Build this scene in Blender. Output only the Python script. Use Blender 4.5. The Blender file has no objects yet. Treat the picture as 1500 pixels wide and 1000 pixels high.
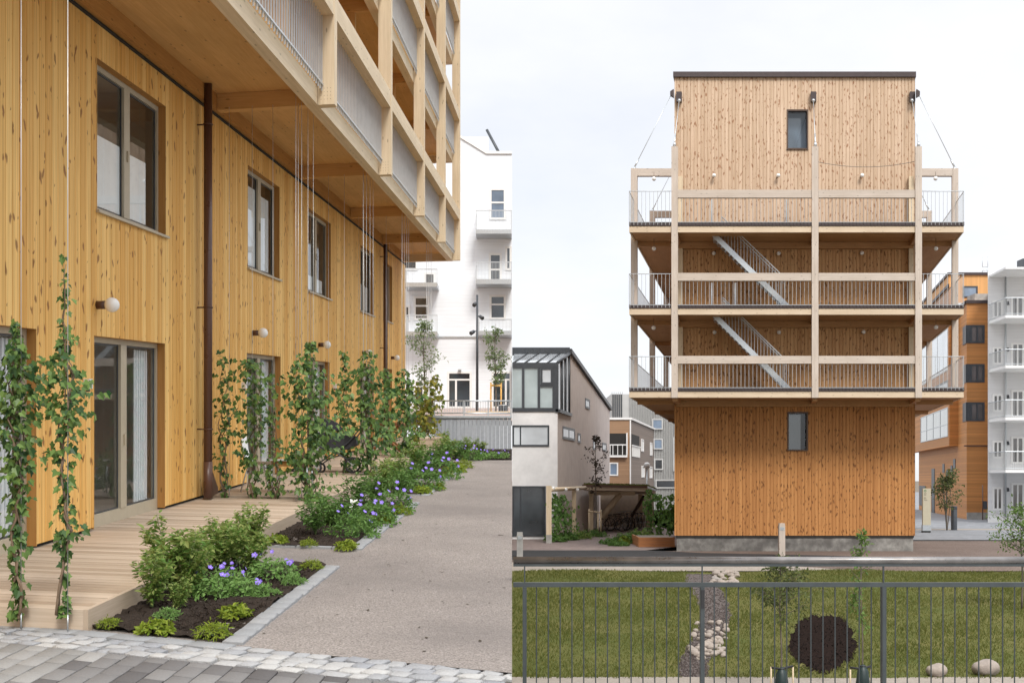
import bpy, bmesh, math, random
import numpy as np
from mathutils import Vector
random.seed(7); RNG = np.random.default_rng(7)
SC = bpy.context.scene; COL = SC.collection
R = math.radians

# ------------------------------------------------------------------ camera, sky, sun, exposure
FOC = 1800.0; HOR = 700.0; ZC = 1.85          # focal length / horizon in photo pixels, eye height
cd = bpy.data.cameras.new('camera'); cam = bpy.data.objects.new('camera', cd); COL.objects.link(cam)
cam.location = (0, 0, ZC); cam.rotation_euler = (R(90), 0, 0)
cd.sensor_width = 36; cd.lens = 36 * FOC / 1500; cd.shift_y = (HOR - 500) / 1500
cd.clip_start = 0.05; cd.clip_end = 5000
SC.camera = cam
SUN_EL, SUN_AZ = R(46), R(164)                # azimuth clockwise from +Y: behind the viewer, to the right
w = bpy.data.worlds.new('World'); SC.world = w; w.use_nodes = True
nt = w.node_tree; nd = nt.nodes; lk = nt.links
bg = nd['Background']; bg.inputs['Strength'].default_value = 0.1
sky = nd.new('ShaderNodeTexSky'); sky.sky_type = 'NISHITA'; sky.sun_disc = False
sky.sun_elevation = SUN_EL; sky.sun_rotation = SUN_AZ
tc = nd.new('ShaderNodeTexCoord'); sp = nd.new('ShaderNodeSeparateXYZ'); lk.new(tc.outputs['Generated'], sp.inputs[0])
mx = nd.new('ShaderNodeMath'); mx.operation = 'MAXIMUM'; mx.inputs[1].default_value = 0.0; lk.new(sp.outputs[2], mx.inputs[0])
ad = nd.new('ShaderNodeMath'); ad.inputs[1].default_value = 0.25; lk.new(mx.outputs[0], ad.inputs[0])
vd = nd.new('ShaderNodeVectorMath'); vd.operation = 'DIVIDE'; lk.new(tc.outputs['Generated'], vd.inputs[0]); lk.new(ad.outputs[0], vd.inputs[1])
nz = nd.new('ShaderNodeTexNoise'); nz.inputs['Scale'].default_value = 1.3; nz.inputs['Detail'].default_value = 6; nz.inputs['Roughness'].default_value = 0.55
lk.new(vd.outputs[0], nz.inputs['Vector'])
rp = nd.new('ShaderNodeMapRange'); rp.inputs['From Min'].default_value = 0.30; rp.inputs['From Max'].default_value = 0.60
rp.inputs['To Min'].default_value = 0.74; rp.inputs['To Max'].default_value = 0.97
lk.new(nz.outputs['Fac'], rp.inputs['Value'])
gr = nd.new('ShaderNodeMapRange'); gr.inputs['From Min'].default_value = 0.36; gr.inputs['From Max'].default_value = 1.0
gr.inputs['To Min'].default_value = 8.3; gr.inputs['To Max'].default_value = 23.0
lk.new(mx.outputs[0], gr.inputs['Value'])
cl = nd.new('ShaderNodeVectorMath'); cl.operation = 'SCALE'; cl.inputs[0].default_value = (0.985, 0.995, 1.03); lk.new(gr.outputs[0], cl.inputs['Scale'])
mi = nd.new('ShaderNodeMix'); mi.data_type = 'RGBA'; lk.new(rp.outputs[0], mi.inputs[0])
lk.new(sky.outputs[0], mi.inputs[6]); lk.new(cl.outputs[0], mi.inputs[7]); lk.new(mi.outputs[2], bg.inputs['Color'])
sd = bpy.data.lights.new('sun', 'SUN'); sd.energy = 2.0; sd.angle = R(16); sd.color = (1.0, 0.95, 0.87)
so = bpy.data.objects.new('sun', sd); COL.objects.link(so); so.location = (20, -20, 40)
so.rotation_euler = Vector((-math.sin(SUN_AZ) * math.cos(SUN_EL), -math.cos(SUN_AZ) * math.cos(SUN_EL), -math.sin(SUN_EL))).to_track_quat('-Z', 'Y').to_euler()
SC.view_settings.view_transform = 'Standard'; SC.view_settings.look = 'None'
SC.view_settings.exposure = 0.36; SC.view_settings.gamma = 1.0; SC.view_settings.use_curve_mapping = False
SC.cycles.max_bounces = 8; SC.cycles.transparent_max_bounces = 24

# ------------------------------------------------------------------ coordinates of the two places
QL, KL, GL = 0.22, 75 / FOC, (HOR - 569) / FOC       # street on the left: plan angles and the grade it climbs
def Lm(s, n, w):                                     # s along the facade, n out from it, w above eye level of the street
    Y = s - QL * n
    return (-5.42 + n + KL * Y, Y, ZC + w + GL * Y)
def Lg(x, y, wz=-1.79):                              # a spot on the street found in the photograph
    Y = -wz * FOC / (y - 569)
    return ((x - 750) * Y / FOC, Y, ZC + wz + GL * Y)
def Lz(X, Y, wz): return (X, Y, ZC + wz + GL * Y)
DR, KR = 47.37, 0.207
def Rm(a, d, z): return (a + KR * d, DR + d, z)      # right-hand building: a along its front, d behind it
def ra(x, d=0): return (x - 750) * (DR + d) / FOC - KR * d
def rz(y, d=0): return ZC + (HOR - y) * (DR + d) / FOC
def F(x, y, Y): return ((x - 750) * Y / FOC, Y, ZC + (HOR - y) * Y / FOC)
def idm(a, b, c): return (a, b, c)
ZG = ZC - 2.95                                       # level of the square round the right-hand building

# ------------------------------------------------------------------ objects
ORG = {}
def thing(name, label, cat, loc, group=None):
    o = bpy.data.objects.new(name, None); COL.objects.link(o); o.location = loc; o.empty_display_size = 0.3
    o['label'] = label; o['category'] = cat
    if group: o['group'] = group
    ORG[o.name] = Vector(loc); return o
def tag(o, label, cat, group=None):
    o['label'] = label; o['category'] = cat
    if group: o['group'] = group
    return o
def dup(root, loc, rotz=None, scale=None, label=None, group=None):
    r = root.copy(); COL.objects.link(r); r.location = loc
    if rotz is not None: r.rotation_euler = (0, 0, rotz)
    if scale is not None: r.scale = (scale,) * 3 if not hasattr(scale, '__len__') else scale
    if label: r['label'] = label
    if group: r['group'] = group
    for ch in root.children:
        c = ch.copy(); COL.objects.link(c); c.parent = r
        for gc in ch.children:
            e = gc.copy(); COL.objects.link(e); e.parent = c
    return r

class MB:
    def __init__(self): self.v = []; self.f = []; self.uv = []; self.sm = []
    def face(self, pts, uvs=None, smooth=False):
        i = len(self.v); self.v += [tuple(p) for p in pts]; self.f.append(list(range(i, i + len(pts))))
        if uvs is None: uvs = [(p[0] + p[1], p[2]) for p in pts]
        self.uv += uvs; self.sm.append(smooth)
    def box(self, a0, a1, b0, b1, c0, c1, m=idm):
        lo = (min(a0, a1), min(b0, b1), min(c0, c1)); hi = (max(a0, a1), max(b0, b1), max(c0, c1))
        d = [hi[i] - lo[i] for i in range(3)]; L = d.index(max(d)); r = random.random() * 20
        C = lambda i, j, k: ((lo, hi)[i][0], (lo, hi)[j][1], (lo, hi)[k][2])
        for fc, ax in (([(0,0,0),(0,0,1),(0,1,1),(0,1,0)], 0), ([(1,0,0),(1,1,0),(1,1,1),(1,0,1)], 0),
                       ([(0,0,0),(1,0,0),(1,0,1),(0,0,1)], 1), ([(0,1,0),(0,1,1),(1,1,1),(1,1,0)], 1),
                       ([(0,0,0),(0,1,0),(1,1,0),(1,0,0)], 2), ([(0,0,1),(1,0,1),(1,1,1),(0,1,1)], 2)):
            P = [C(*q) for q in fc]; o = [q for q in range(3) if q != ax]
            vv = L if L in o else o[1]; uu = o[0] if o[0] != vv else o[1]
            self.face([m(*p) for p in P], [(p[uu] + r, p[vv] + r * 3) for p in P])
        return self
    def prism(self, poly, b0, b1, m):                  # polygon in (a,c), extruded along b
        n = len(poly)
        self.face([m(p[0], b0, p[1]) for p in poly], [(p[0], p[1]) for p in poly])
        self.face([m(p[0], b1, p[1]) for p in reversed(poly)], [(p[0], p[1]) for p in reversed(poly)])
        for i in range(n):
            p, q = poly[i], poly[(i + 1) % n]
            self.face([m(p[0], b1, p[1]), m(q[0], b1, q[1]), m(q[0], b0, q[1]), m(p[0], b0, p[1])], [(b1, p[1]), (b1, q[1]), (b0, q[1]), (b0, p[1])])
        return self
    def tube(self, pts, r, n=8, cap=True):
        pts = [Vector(p) for p in pts]; rr = r if hasattr(r, '__len__') else [r] * len(pts); rings = []; ln = 0
        for i, p in enumerate(pts):
            t = (pts[min(i + 1, len(pts) - 1)] - pts[max(i - 1, 0)]).normalized()
            a = t.cross(Vector((0, 0, 1)) if abs(t.z) < 0.9 else Vector((1, 0, 0))).normalized(); b = t.cross(a)
            if i: ln += (p - pts[i - 1]).length
            rings.append(([p + (a * math.cos(2 * math.pi * k / n) + b * math.sin(2 * math.pi * k / n)) * rr[i] for k in range(n)], ln))
        for (A, la), (B, lb) in zip(rings, rings[1:]):
            for k in range(n):
                j = (k + 1) % n
                self.face([A[k], A[j], B[j], B[k]], [(k * .02, la), (k * .02 + .02, la), (k * .02 + .02, lb), (k * .02, lb)], True)
        if cap: self.face(list(reversed(rings[0][0]))); self.face(rings[-1][0])
        return self
    def lathe(self, c, prof, n=14, m=None):            # prof: (radius, z)
        c = Vector(c)
        for (r0, z0), (r1, z1) in zip(prof, prof[1:]):
            for k in range(n):
                t0, t1 = 2 * math.pi * k / n, 2 * math.pi * (k + 1) / n
                P = [c + Vector((r0 * math.cos(t0), r0 * math.sin(t0), z0)), c + Vector((r0 * math.cos(t1), r0 * math.sin(t1), z0)),
                     c + Vector((r1 * math.cos(t1), r1 * math.sin(t1), z1)), c + Vector((r1 * math.cos(t0), r1 * math.sin(t0), z1))]
                if r0 < 1e-5: P = [P[0], P[2], P[3]]
                elif r1 < 1e-5: P = P[:3]
                self.face(P, None, True)
        return self
    def ball(self, c, r, n=14, sz=1.0):
        return self.lathe(c, [(r * math.sin(math.pi * k / 10), -r * sz * math.cos(math.pi * k / 10)) for k in range(11)], n)
    def ring(self, c, ax, R0, r, n=22, k=6):           # torus
        c = Vector(c); ax = Vector(ax).normalized(); u = ax.orthogonal().normalized(); v = ax.cross(u)
        P = [c + (u * math.cos(2 * math.pi * i / n) + v * math.sin(2 * math.pi * i / n)) * R0 for i in range(n)]
        for i in range(n):
            A, B = P[i], P[(i + 1) % n]; ra_, rb_ = (A - c).normalized(), (B - c).normalized()
            for j in range(k):
                t0, t1 = 2 * math.pi * j / k, 2 * math.pi * (j + 1) / k
                self.face([A + (ra_ * math.cos(t0) + ax * math.sin(t0)) * r, B + (rb_ * math.cos(t0) + ax * math.sin(t0)) * r,
                           B + (rb_ * math.cos(t1) + ax * math.sin(t1)) * r, A + (ra_ * math.cos(t1) + ax * math.sin(t1)) * r], None, True)
        return self
    def build(self, name, mat, parent=None, kind=None, weld=True):
        org = ORG[parent.name] if parent else Vector((0, 0, 0))
        me = bpy.data.meshes.new(name); V = [(p[0] - org.x, p[1] - org.y, p[2] - org.z) for p in self.v]
        me.from_pydata(V, [], self.f)
        ul = me.uv_layers.new(name='UVMap'); ul.data.foreach_set('uv', np.array(self.uv, dtype=np.float32).ravel())
        me.polygons.foreach_set('use_smooth', self.sm)
        me.materials.append(mat)
        if weld:
            bm = bmesh.new(); bm.from_mesh(me); bmesh.ops.remove_doubles(bm, verts=bm.verts, dist=2e-5)
            bmesh.ops.recalc_face_normals(bm, faces=bm.faces); bm.to_mesh(me); bm.free()
        me.update()
        o = bpy.data.objects.new(name, me); COL.objects.link(o)
        if parent: o.parent = parent; ORG[o.name] = org
        else: ORG[o.name] = org
        if kind: o['kind'] = kind
        return o
def obj_top(name, mb, mat, label, cat, group=None, loc=None):
    o = mb.build(name, mat); 
    if loc is not None:
        me = o.data; L = Vector(loc)
        for v in me.vertices: v.co -= L
        o.location = loc
    return tag(o, label, cat, group)
def struct(name, mb, mat, kind='structure'): return mb.build(name, mat, None, kind)
def np_mesh(name, V, faces, mat, parent=None, org=None):
    """V (n,3) array in world space, faces list of equal-length index arrays (m,k)"""
    o_ = org if org is not None else (ORG[parent.name] if parent else Vector((0, 0, 0)))
    V = V - np.array(o_)
    me = bpy.data.meshes.new(name); me.vertices.add(len(V)); me.vertices.foreach_set('co', V.astype(np.float32).ravel())
    tot = sum(f.size for f in faces); npol = sum(len(f) for f in faces)
    me.loops.add(tot); me.polygons.add(npol)
    me.loops.foreach_set('vertex_index', np.concatenate([f.ravel() for f in faces]).astype(np.int32))
    st = []; c = 0
    for f in faces: st.append(c + np.arange(len(f)) * f.shape[1]); c += f.size
    me.polygons.foreach_set('loop_start', np.concatenate(st).astype(np.int32))
    me.update(calc_edges=True); me.validate(); me.materials.append(mat)
    o = bpy.data.objects.new(name, me); COL.objects.link(o)
    if parent: o.parent = parent
    ORG[o.name] = Vector(o_)
    return o

# leaf outlines: (x across, y along), given as halves either side of the midrib
IVY = [(0, 0), (.30, -.16), (.46, .02), (.40, .22), (.56, .42), (.26, .52), (.16, .74), (0, 1.0)]
OVAL = [(0, 0), (.20, .22), (.24, .5), (.12, .8), (0, 1.0)]
LANCE = [(0, 0), (.11, .3), (.10, .65), (0, 1.0)]
def leaf_mesh(name, P, N, S, outline, mat, parent, fold=0.25, droop=0.0, T=None):
    """P positions, N face directions, S sizes -> one mesh of small folded leaves"""
    n = len(P); N = N / (np.linalg.norm(N, axis=1, keepdims=True) + 1e-9)
    if T is None:
        T = RNG.normal(size=(n, 3)); T[:, 2] -= droop
    T = T - (T * N).sum(1, keepdims=True) * N; T /= (np.linalg.norm(T, axis=1, keepdims=True) + 1e-9)
    B = np.cross(N, T); o = np.array(outline); k = len(o); out = []
    for sgn in (1, -1):
        x = o[:, 0] * sgn; y = o[:, 1]; z = np.abs(o[:, 0]) * fold - (y - .4) ** 2 * .3
        V = P[:, None, :] + S[:, None, None] * (x[None, :, None] * B[:, None, :] + y[None, :, None] * T[:, None, :] + z[None, :, None] * N[:, None, :])
        out.append(V)
    V = np.concatenate(out, axis=1)                        # n, 2k, 3
    base = np.arange(n)[:, None] * (2 * k)
    f1 = base + np.arange(k)[None, :]; f2 = base + (k + np.arange(k))[None, ::-1]
    return np_mesh(name, V.reshape(-1, 3), [f1, f2], mat, parent)

# ------------------------------------------------------------------ materials
class NT:
    def __init__(self, name):
        self.m = bpy.data.materials.new(name); self.m.use_nodes = True; self.t = self.m.node_tree; self.b = self.t.nodes['Principled BSDF']
    def n(self, typ, **kw):
        x = self.t.nodes.new('ShaderNode' + typ)
        for k, v in kw.items():
            if hasattr(x, k): setattr(x, k, v)
            else: x.inputs[k].default_value = v
        return x
    def l(self, a, b): self.t.links.new(a, b)
    def val(self, x, sock):
        if hasattr(x, 'node'): self.l(x, sock)
        else: sock.default_value = x
    def math(self, op, a, b=0.0, c=None):
        x = self.n('Math', operation=op); self.val(a, x.inputs[0]); self.val(b, x.inputs[1])
        if c is not None: self.val(c, x.inputs[2])
        return x.outputs[0]
    def mix(self, f, a, b, bt='MIX'):
        x = self.n('Mix', data_type='RGBA', blend_type=bt); self.val(f, x.inputs[0])
        for s, q in ((a, 6), (b, 7)): self.val(s if hasattr(s, 'node') else (*s, 1)[:4], x.inputs[q])
        return x.outputs[2]
    def comb(self, x, y, z=0.0):
        c = self.n('CombineXYZ'); self.val(x, c.inputs[0]); self.val(y, c.inputs[1]); self.val(z, c.inputs[2]); return c.outputs[0]
    def noise(self, vec, scale=1.0, detail=3.0, rough=0.5, dist=0.0):
        x = self.n('TexNoise'); self.l(vec, x.inputs['Vector']); x.inputs['Scale'].default_value = scale; x.inputs['Detail'].default_value = detail
        x.inputs['Roughness'].default_value = rough; x.inputs['Distortion'].default_value = dist; return x.outputs['Fac']
    def rng(self, v, a, b, c=0.0, d=1.0, smooth=False):
        x = self.n('MapRange'); self.val(v, x.inputs['Value'])
        if smooth: x.interpolation_type = 'SMOOTHSTEP'
        for k, q in (('From Min', a), ('From Max', b), ('To Min', c), ('To Max', d)): x.inputs[k].default_value = q
        return x.outputs['Result']
    def uv(self):
        x = self.n('UVMap'); s = self.n('SeparateXYZ'); self.l(x.outputs[0], s.inputs[0]); return x.outputs[0], s.outputs[0], s.outputs[1]
    def pos(self): return self.n('NewGeometry').outputs['Position']
    def obj(self): return self.n('TexCoord').outputs['Object']
    def island(self): return self.n('NewGeometry').outputs['Random Per Island']
    def bump(self, h, strength=0.3, dist=0.02):
        x = self.n('Bump'); x.inputs['Strength'].default_value = strength; x.inputs['Distance'].default_value = dist
        self.l(h, x.inputs['Height']); self.l(x.outputs[0], self.b.inputs['Normal'])
    def col(self, c): self.val(c if hasattr(c, 'node') else (*c, 1)[:4], self.b.inputs['Base Color'])
    def rough(self, r): self.val(r, self.b.inputs['Roughness'])

def m_plain(name, c, rough=0.6, metal=0.0, var=0.12, scale=6.0, bump=0.0):
    k = NT(name); p = k.obj(); f = k.noise(p, scale, 4); v = k.rng(f, .3, .7, 1 - var, 1 + var)
    sc = k.n('VectorMath', operation='SCALE'); sc.inputs[0].default_value = c; k.l(v, sc.inputs['Scale']); k.col(sc.outputs[0])
    k.rough(k.rng(k.noise(p, scale * 4, 2), .3, .7, max(rough - .08, .02), min(rough + .08, 1))); k.b.inputs['Metallic'].default_value = metal
    if bump: k.bump(f, bump)
    return k.m
def m_clad(name, ca, cb, knot, pitch, kd=0.42, soft=1.0, big=1.0):
    k = NT(name); uvv, u, v = k.uv(); t = k.math('DIVIDE', u, pitch); b = k.math('FLOOR', t)
    wn = k.n('TexWhiteNoise', noise_dimensions='1D'); k.l(b, wn.inputs['W']); rb = wn.outputs['Value']
    c = k.mix(rb, ca, cb)
    gvec = k.comb(k.math('MULTIPLY', u, 28.0), k.math('MULTIPLY_ADD', rb, 31.0, k.math('MULTIPLY', v, 1.1)))
    gr = k.noise(gvec, 1.0, 4, .6, .6); bign = k.noise(k.comb(k.math('MULTIPLY', u, .35), k.math('MULTIPLY', v, .25)), 1.0, 3)
    c = k.mix(1.0, c, k.mix(gr, (.70, .64, .54), (1.22, 1.26, 1.34)), 'MULTIPLY')
    c = k.mix(1.0, c, k.mix(bign, (.93, .9, .86), (1.06, 1.08, 1.1)), 'MULTIPLY')
    gc = k.noise(k.comb(k.math('MULTIPLY_ADD', rb, 5.0, k.math('MULTIPLY', u, 55.0)), k.math('MULTIPLY', v, .35)), 1.0, 2)
    c = k.mix(1.0, c, k.mix(k.rng(gc, .35, .65), (.86, .82, .76), (1.08, 1.09, 1.1)), 'MULTIPLY')
    wob = k.math('MULTIPLY', k.math('SUBTRACT', k.noise(k.comb(k.math('MULTIPLY', u, 9.0), k.math('MULTIPLY', v, 9.0)), 1.0, 2), .5), .55)
    pn = k.noise(k.comb(k.math('MULTIPLY_ADD', rb, 40.0, k.math('MULTIPLY', u, .8)), k.math('MULTIPLY', v, .55)), 1.0, 2); thr = k.rng(pn, .3, .7, 1 - kd * .35, 1 - kd * 1.35)
    msk = None
    for sh, off, vs in ((1.5, 3.3, 2.6), (-1.7, 8.1, 3.1)):
        vec = k.comb(k.math('ADD', k.math('MULTIPLY_ADD', v, sh, t), wob), k.math('MULTIPLY_ADD', v, vs, k.math('MULTIPLY_ADD', rb, 17.0, off)))
        vo = k.n('TexVoronoi', voronoi_dimensions='2D'); k.l(vec, vo.inputs['Vector']); vo.inputs['Scale'].default_value = 1.0
        sc = k.n('SeparateColor'); k.l(vo.outputs['Color'], sc.inputs[0])
        sz = k.rng(k.math('POWER', sc.outputs[1], 1.8), 0, 1, .055 * big, .24 * big)
        ms = k.math('MULTIPLY', k.rng(k.math('DIVIDE', vo.outputs['Distance'], sz), 1.0, .45, 0, 1, True), k.math('GREATER_THAN', sc.outputs[0], thr))
        msk = ms if msk is None else k.math('MAXIMUM', msk, ms)
    c = k.mix(k.math('MULTIPLY', msk, .82 * soft), c, knot)
    k.col(c); k.rough(.62); k.b.inputs['Specular IOR Level'].default_value = .25
    k.bump(gr, .10, .004); return k.m
def m_beam(name, ca, cb, lam=.045, rough=.65):
    k = NT(name); uvv, u, v = k.uv(); b = k.math('FLOOR', k.math('DIVIDE', u, lam))
    wn = k.n('TexWhiteNoise', noise_dimensions='1D'); k.l(b, wn.inputs['W']); rb = wn.outputs['Value']
    gr = k.noise(k.comb(k.math('MULTIPLY', u, 35.0), k.math('MULTIPLY_ADD', rb, 9.0, k.math('MULTIPLY', v, 1.6))), 1.0, 4, .6, .5)
    st = k.noise(k.comb(k.math('MULTIPLY', u, 2.0), k.math('MULTIPLY', v, 1.1)), 1.0, 3)
    c = k.mix(k.rng(gr, .3, .7), ca, cb); c = k.mix(k.math('MULTIPLY', rb, .35), c, tuple(x * .8 for x in ca))
    c = k.mix(1.0, c, k.mix(st, (.82, .8, .77), (1.1, 1.11, 1.13)), 'MULTIPLY')
    vo = k.n('TexVoronoi', voronoi_dimensions='2D'); k.l(k.comb(k.math('MULTIPLY', u, 8.0), k.math('MULTIPLY', v, 2.6)), vo.inputs['Vector']); vo.inputs['Scale'].default_value = 1.0
    sc = k.n('SeparateColor'); k.l(vo.outputs['Color'], sc.inputs[0])
    ms = k.math('MULTIPLY', k.rng(vo.outputs['Distance'], .13, .05, 0, .7, True), k.math('GREATER_THAN', sc.outputs[0], .72))
    c = k.mix(ms, c, tuple(x * .38 for x in ca)); k.col(c); k.rough(rough); k.b.inputs['Specular IOR Level'].default_value = .25; k.bump(gr, .08, .004)
    return k.m
def m_leaf(name, cols, trans=.25, rough=.45):
    k = NT(name); r = k.island(); ra_ = k.n('ValToRGB'); k.l(r, ra_.inputs[0]); e = ra_.color_ramp.elements
    for i, c in enumerate(cols):
        x = e[i] if i < 2 else e.new(0); x.position = i / (len(cols) - 1); x.color = (*c, 1)
    c = k.mix(k.noise(k.obj(), 14, 2), ra_.outputs[0], tuple(x * .7 for x in cols[0]), 'MIX'); c = k.mix(.75, c, ra_.outputs[0])
    k.col(c); k.rough(rough); k.b.inputs['Specular IOR Level'].default_value = .22
    tr = k.n('BsdfTranslucent'); k.l(c, tr.inputs[0]); ms = k.n('MixShader'); ms.inputs[0].default_value = trans
    k.l(k.b.outputs[0], ms.inputs[1]); k.l(tr.outputs[0], ms.inputs[2]); k.l(ms.outputs[0], k.t.nodes['Material Output'].inputs[0]); return k.m
def m_ground(name, ca, cb, cc, fine=60.0, rough=.9, bump=.6, bd=.01, big=.5, speck=.5, spec=.2):
    k = NT(name); p = k.pos(); f = k.noise(p, fine, 3, .7); m_ = k.noise(p, big, 4, .6); g2 = k.noise(p, fine * .25, 3, .6)
    c = k.mix(k.rng(f, .35, .65), ca, cb); c = k.mix(k.math('MULTIPLY', k.rng(m_, .35, .7), speck), c, cc)
    c = k.mix(1.0, c, k.mix(g2, (.82, .82, .82), (1.14, 1.14, 1.14)), 'MULTIPLY')
    k.col(c); k.rough(rough); k.b.inputs['Specular IOR Level'].default_value = spec; k.bump(f, bump, bd); return k.m
def m_glass(name, tint=(.78, .82, .82), refl=1.0):
    k = NT(name); t = k.t; tr = k.n('BsdfTransparent'); tr.inputs[0].default_value = (*tint, 1)
    gl = k.n('BsdfGlossy'); gl.inputs['Roughness'].default_value = .015; gl.inputs[0].default_value = (.95, .97, 1, 1)
    lw = k.n('LayerWeight'); lw.inputs['Blend'].default_value = .5
    f = k.math('MULTIPLY_ADD', k.math('POWER', lw.outputs['Facing'], 4.0), .75 * refl, .06)
    ms = k.n('MixShader'); k.l(f, ms.inputs[0]); k.l(tr.outputs[0], ms.inputs[1]); k.l(gl.outputs[0], ms.inputs[2])
    k.l(ms.outputs[0], t.nodes['Material Output'].inputs[0]); return k.m
def m_darkglass(name, c=(.035, .045, .055), rough=.06, var=.5):
    k = NT(name); p = k.pos(); f = k.noise(p, .5, 3, .5); k.col(k.mix(k.rng(f, .35, .65, 0, 1), tuple(x * (1 - var) for x in c), tuple(x * (1 + var * 1.5) for x in c)))
    k.rough(rough); k.b.inputs['Specular IOR Level'].default_value = .9; k.b.inputs['Coat Weight'].default_value = .5; k.b.inputs['Coat Roughness'].default_value = .02; return k.m
def m_lines(name, c, pitch, groove=.06, axis='z', dark=.6, rough=.6, var=.08):
    k = NT(name); p = k.pos(); s = k.n('SeparateXYZ'); k.l(p, s.inputs[0])
    q = s.outputs[2] if axis == 'z' else k.math('ADD', s.outputs[0], k.math('MULTIPLY', s.outputs[1], .9))
    t = k.math('DIVIDE', q, pitch); fr = k.math('FRACT', t); wn = k.n('TexWhiteNoise', noise_dimensions='1D'); k.l(k.math('FLOOR', t), wn.inputs['W'])
    g = k.math('LESS_THAN', fr, groove); cc = k.mix(k.rng(wn.outputs['Value'], 0, 1, 0, 1), tuple(x * (1 - var) for x in c), tuple(x * (1 + var) for x in c))
    st = k.noise(k.comb(k.math('MULTIPLY', s.outputs[0], .9 if axis == 'z' else 9), k.math('MULTIPLY', s.outputs[1], .9 if axis == 'z' else 9), k.math('MULTIPLY', s.outputs[2], 14 if axis == 'z' else .6)), 1.0, 4)
    cc = k.mix(1.0, cc, k.mix(st, (.9, .89, .88), (1.07, 1.07, 1.07)), 'MULTIPLY')
    k.col(k.mix(g, cc, tuple(x * dark for x in c))); k.rough(rough); k.bump(k.math('SUBTRACT', 1.0, g), .4, .01); return k.m
def m_island(name, cols, rough=.75, fine=40.0, bump=.4, bd=.006):
    k = NT(name); r = k.island(); ra_ = k.n('ValToRGB'); k.l(r, ra_.inputs[0]); e = ra_.color_ramp.elements
    for i, c in enumerate(cols):
        x = e[i] if i < 2 else e.new(0); x.position = i / (len(cols) - 1); x.color = (*c, 1)
    f = k.noise(k.pos(), fine, 4, .65); k.col(k.mix(1.0, ra_.outputs[0], k.mix(f, (.74, .74, .74), (1.22, 1.22, 1.22)), 'MULTIPLY'))
    k.rough(rough); k.b.inputs['Specular IOR Level'].default_value = .12; k.bump(f, bump, bd); return k.m

MT = dict(
 clad=m_clad('warm_pine_cladding', (.70, .385, .10), (.88, .59, .22), (.20, .075, .02), .155, .5),
 clad_up=m_clad('pale_pine_cladding', (.555, .415, .30), (.655, .505, .38), (.27, .12, .055), .14, .75, big=1.35),  # paler tint for the tower's upper, side and rear walls
 clad_low=m_clad('deep_orange_pine_cladding', (.44, .205, .072), (.535, .265, .098), (.12, .042, .012), .14, .75, big=1.3),  # deeper orange tint for the tower's lowest wall band
 lining=m_beam('dark_pine_lining', (.42, .20, .055), (.52, .27, .08), .12),  # darker, deeper orange than the wall boards
 glulam=m_beam('pale_glulam', (.66, .53, .36), (.77, .65, .48)),
 glulam_grey=m_beam('silvered_glulam', (.52, .445, .38), (.62, .545, .48)),
 fascia=m_beam('weathered_glulam_fascia', (.62, .49, .35), (.72, .60, .46)),
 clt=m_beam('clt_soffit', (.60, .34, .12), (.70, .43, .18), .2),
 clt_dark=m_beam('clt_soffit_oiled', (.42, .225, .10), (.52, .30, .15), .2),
 deck=None, olive=m_plain('olive_grey_frame', (.44, .385, .285), .45, 0, .05),
 bronze=m_plain('bronze_brown_metal', (.085, .052, .036), .4, .3, .1), brown=m_plain('brown_enamel_pipe', (.095, .045, .030), .35, 0, .05, 1.2),
 alu=m_plain('galvanised_steel', (.52, .55, .57), .38, .75, .12, 20), bar=m_plain('pale_steel_bar', (.50, .53, .555), .4, .15, .06),
 wire=m_plain('steel_wire', (.55, .56, .56), .35, .6, .05), dark=m_plain('dark_gap', (.02, .018, .016), .8), black=m_plain('black_rubber', (.018, .018, .02), .6),
 glass=m_glass('clear_glass', (.92, .95, .95), .8), glassd=m_darkglass('dark_window_glass'), glassb=m_darkglass('blue_grey_window_glass', (.14, .19, .26), .08, .4),  # the blue-grey glass carries the sky's reflection in its base colour
 opal=m_plain('opal_glass_globe', (.82, .82, .80), .25, 0, .02), white=m_plain('white_paint', (.78, .78, .77), .5, 0, .03), whitebox=m_plain('white_plastic', (.72, .72, .71), .4, 0, .02),
 plaster=m_plain('interior_plaster', (.78, .76, .72), .8, 0, .03), film=m_plain('white_blind', (.80, .82, .84), .7, 0, .03),
 charcoal=m_plain('charcoal_metal', (.055, .062, .072), .4, .2, .1), roofcap=m_plain('dark_roof_flashing', (.055, .04, .04), .45, .3, .1),
 concrete=m_plain('concrete', (.34, .33, .31), .85, 0, .28, 2.2, .15), railgrey=m_plain('green_grey_painted_steel', (.052, .062, .066), .45, .2, .12), handrail=m_plain('worn_steel_handrail', (.20, .19, .185), .33, .75, .25, 5),
)
def m_deck():
    k = NT('larch_decking'); r = k.island(); uvv, u, v = k.uv()
    gr = k.noise(k.comb(k.math('MULTIPLY', u, 60.0), k.math('MULTIPLY', v, 2.2)), 1.0, 4, .6, .4)
    c = k.mix(r, (.36, .275, .195), (.58, .475, .37)); c = k.mix(1.0, c, k.mix(gr, (.72, .70, .66), (1.16, 1.17, 1.2)), 'MULTIPLY')
    st = k.noise(k.pos(), .9, 4, .6); c = k.mix(1.0, c, k.mix(st, (.84, .83, .82), (1.08, 1.08, 1.08)), 'MULTIPLY')
    k.col(c); k.rough(.7); k.bump(gr, .2, .004); return k.m
MT['deck'] = m_deck()
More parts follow.
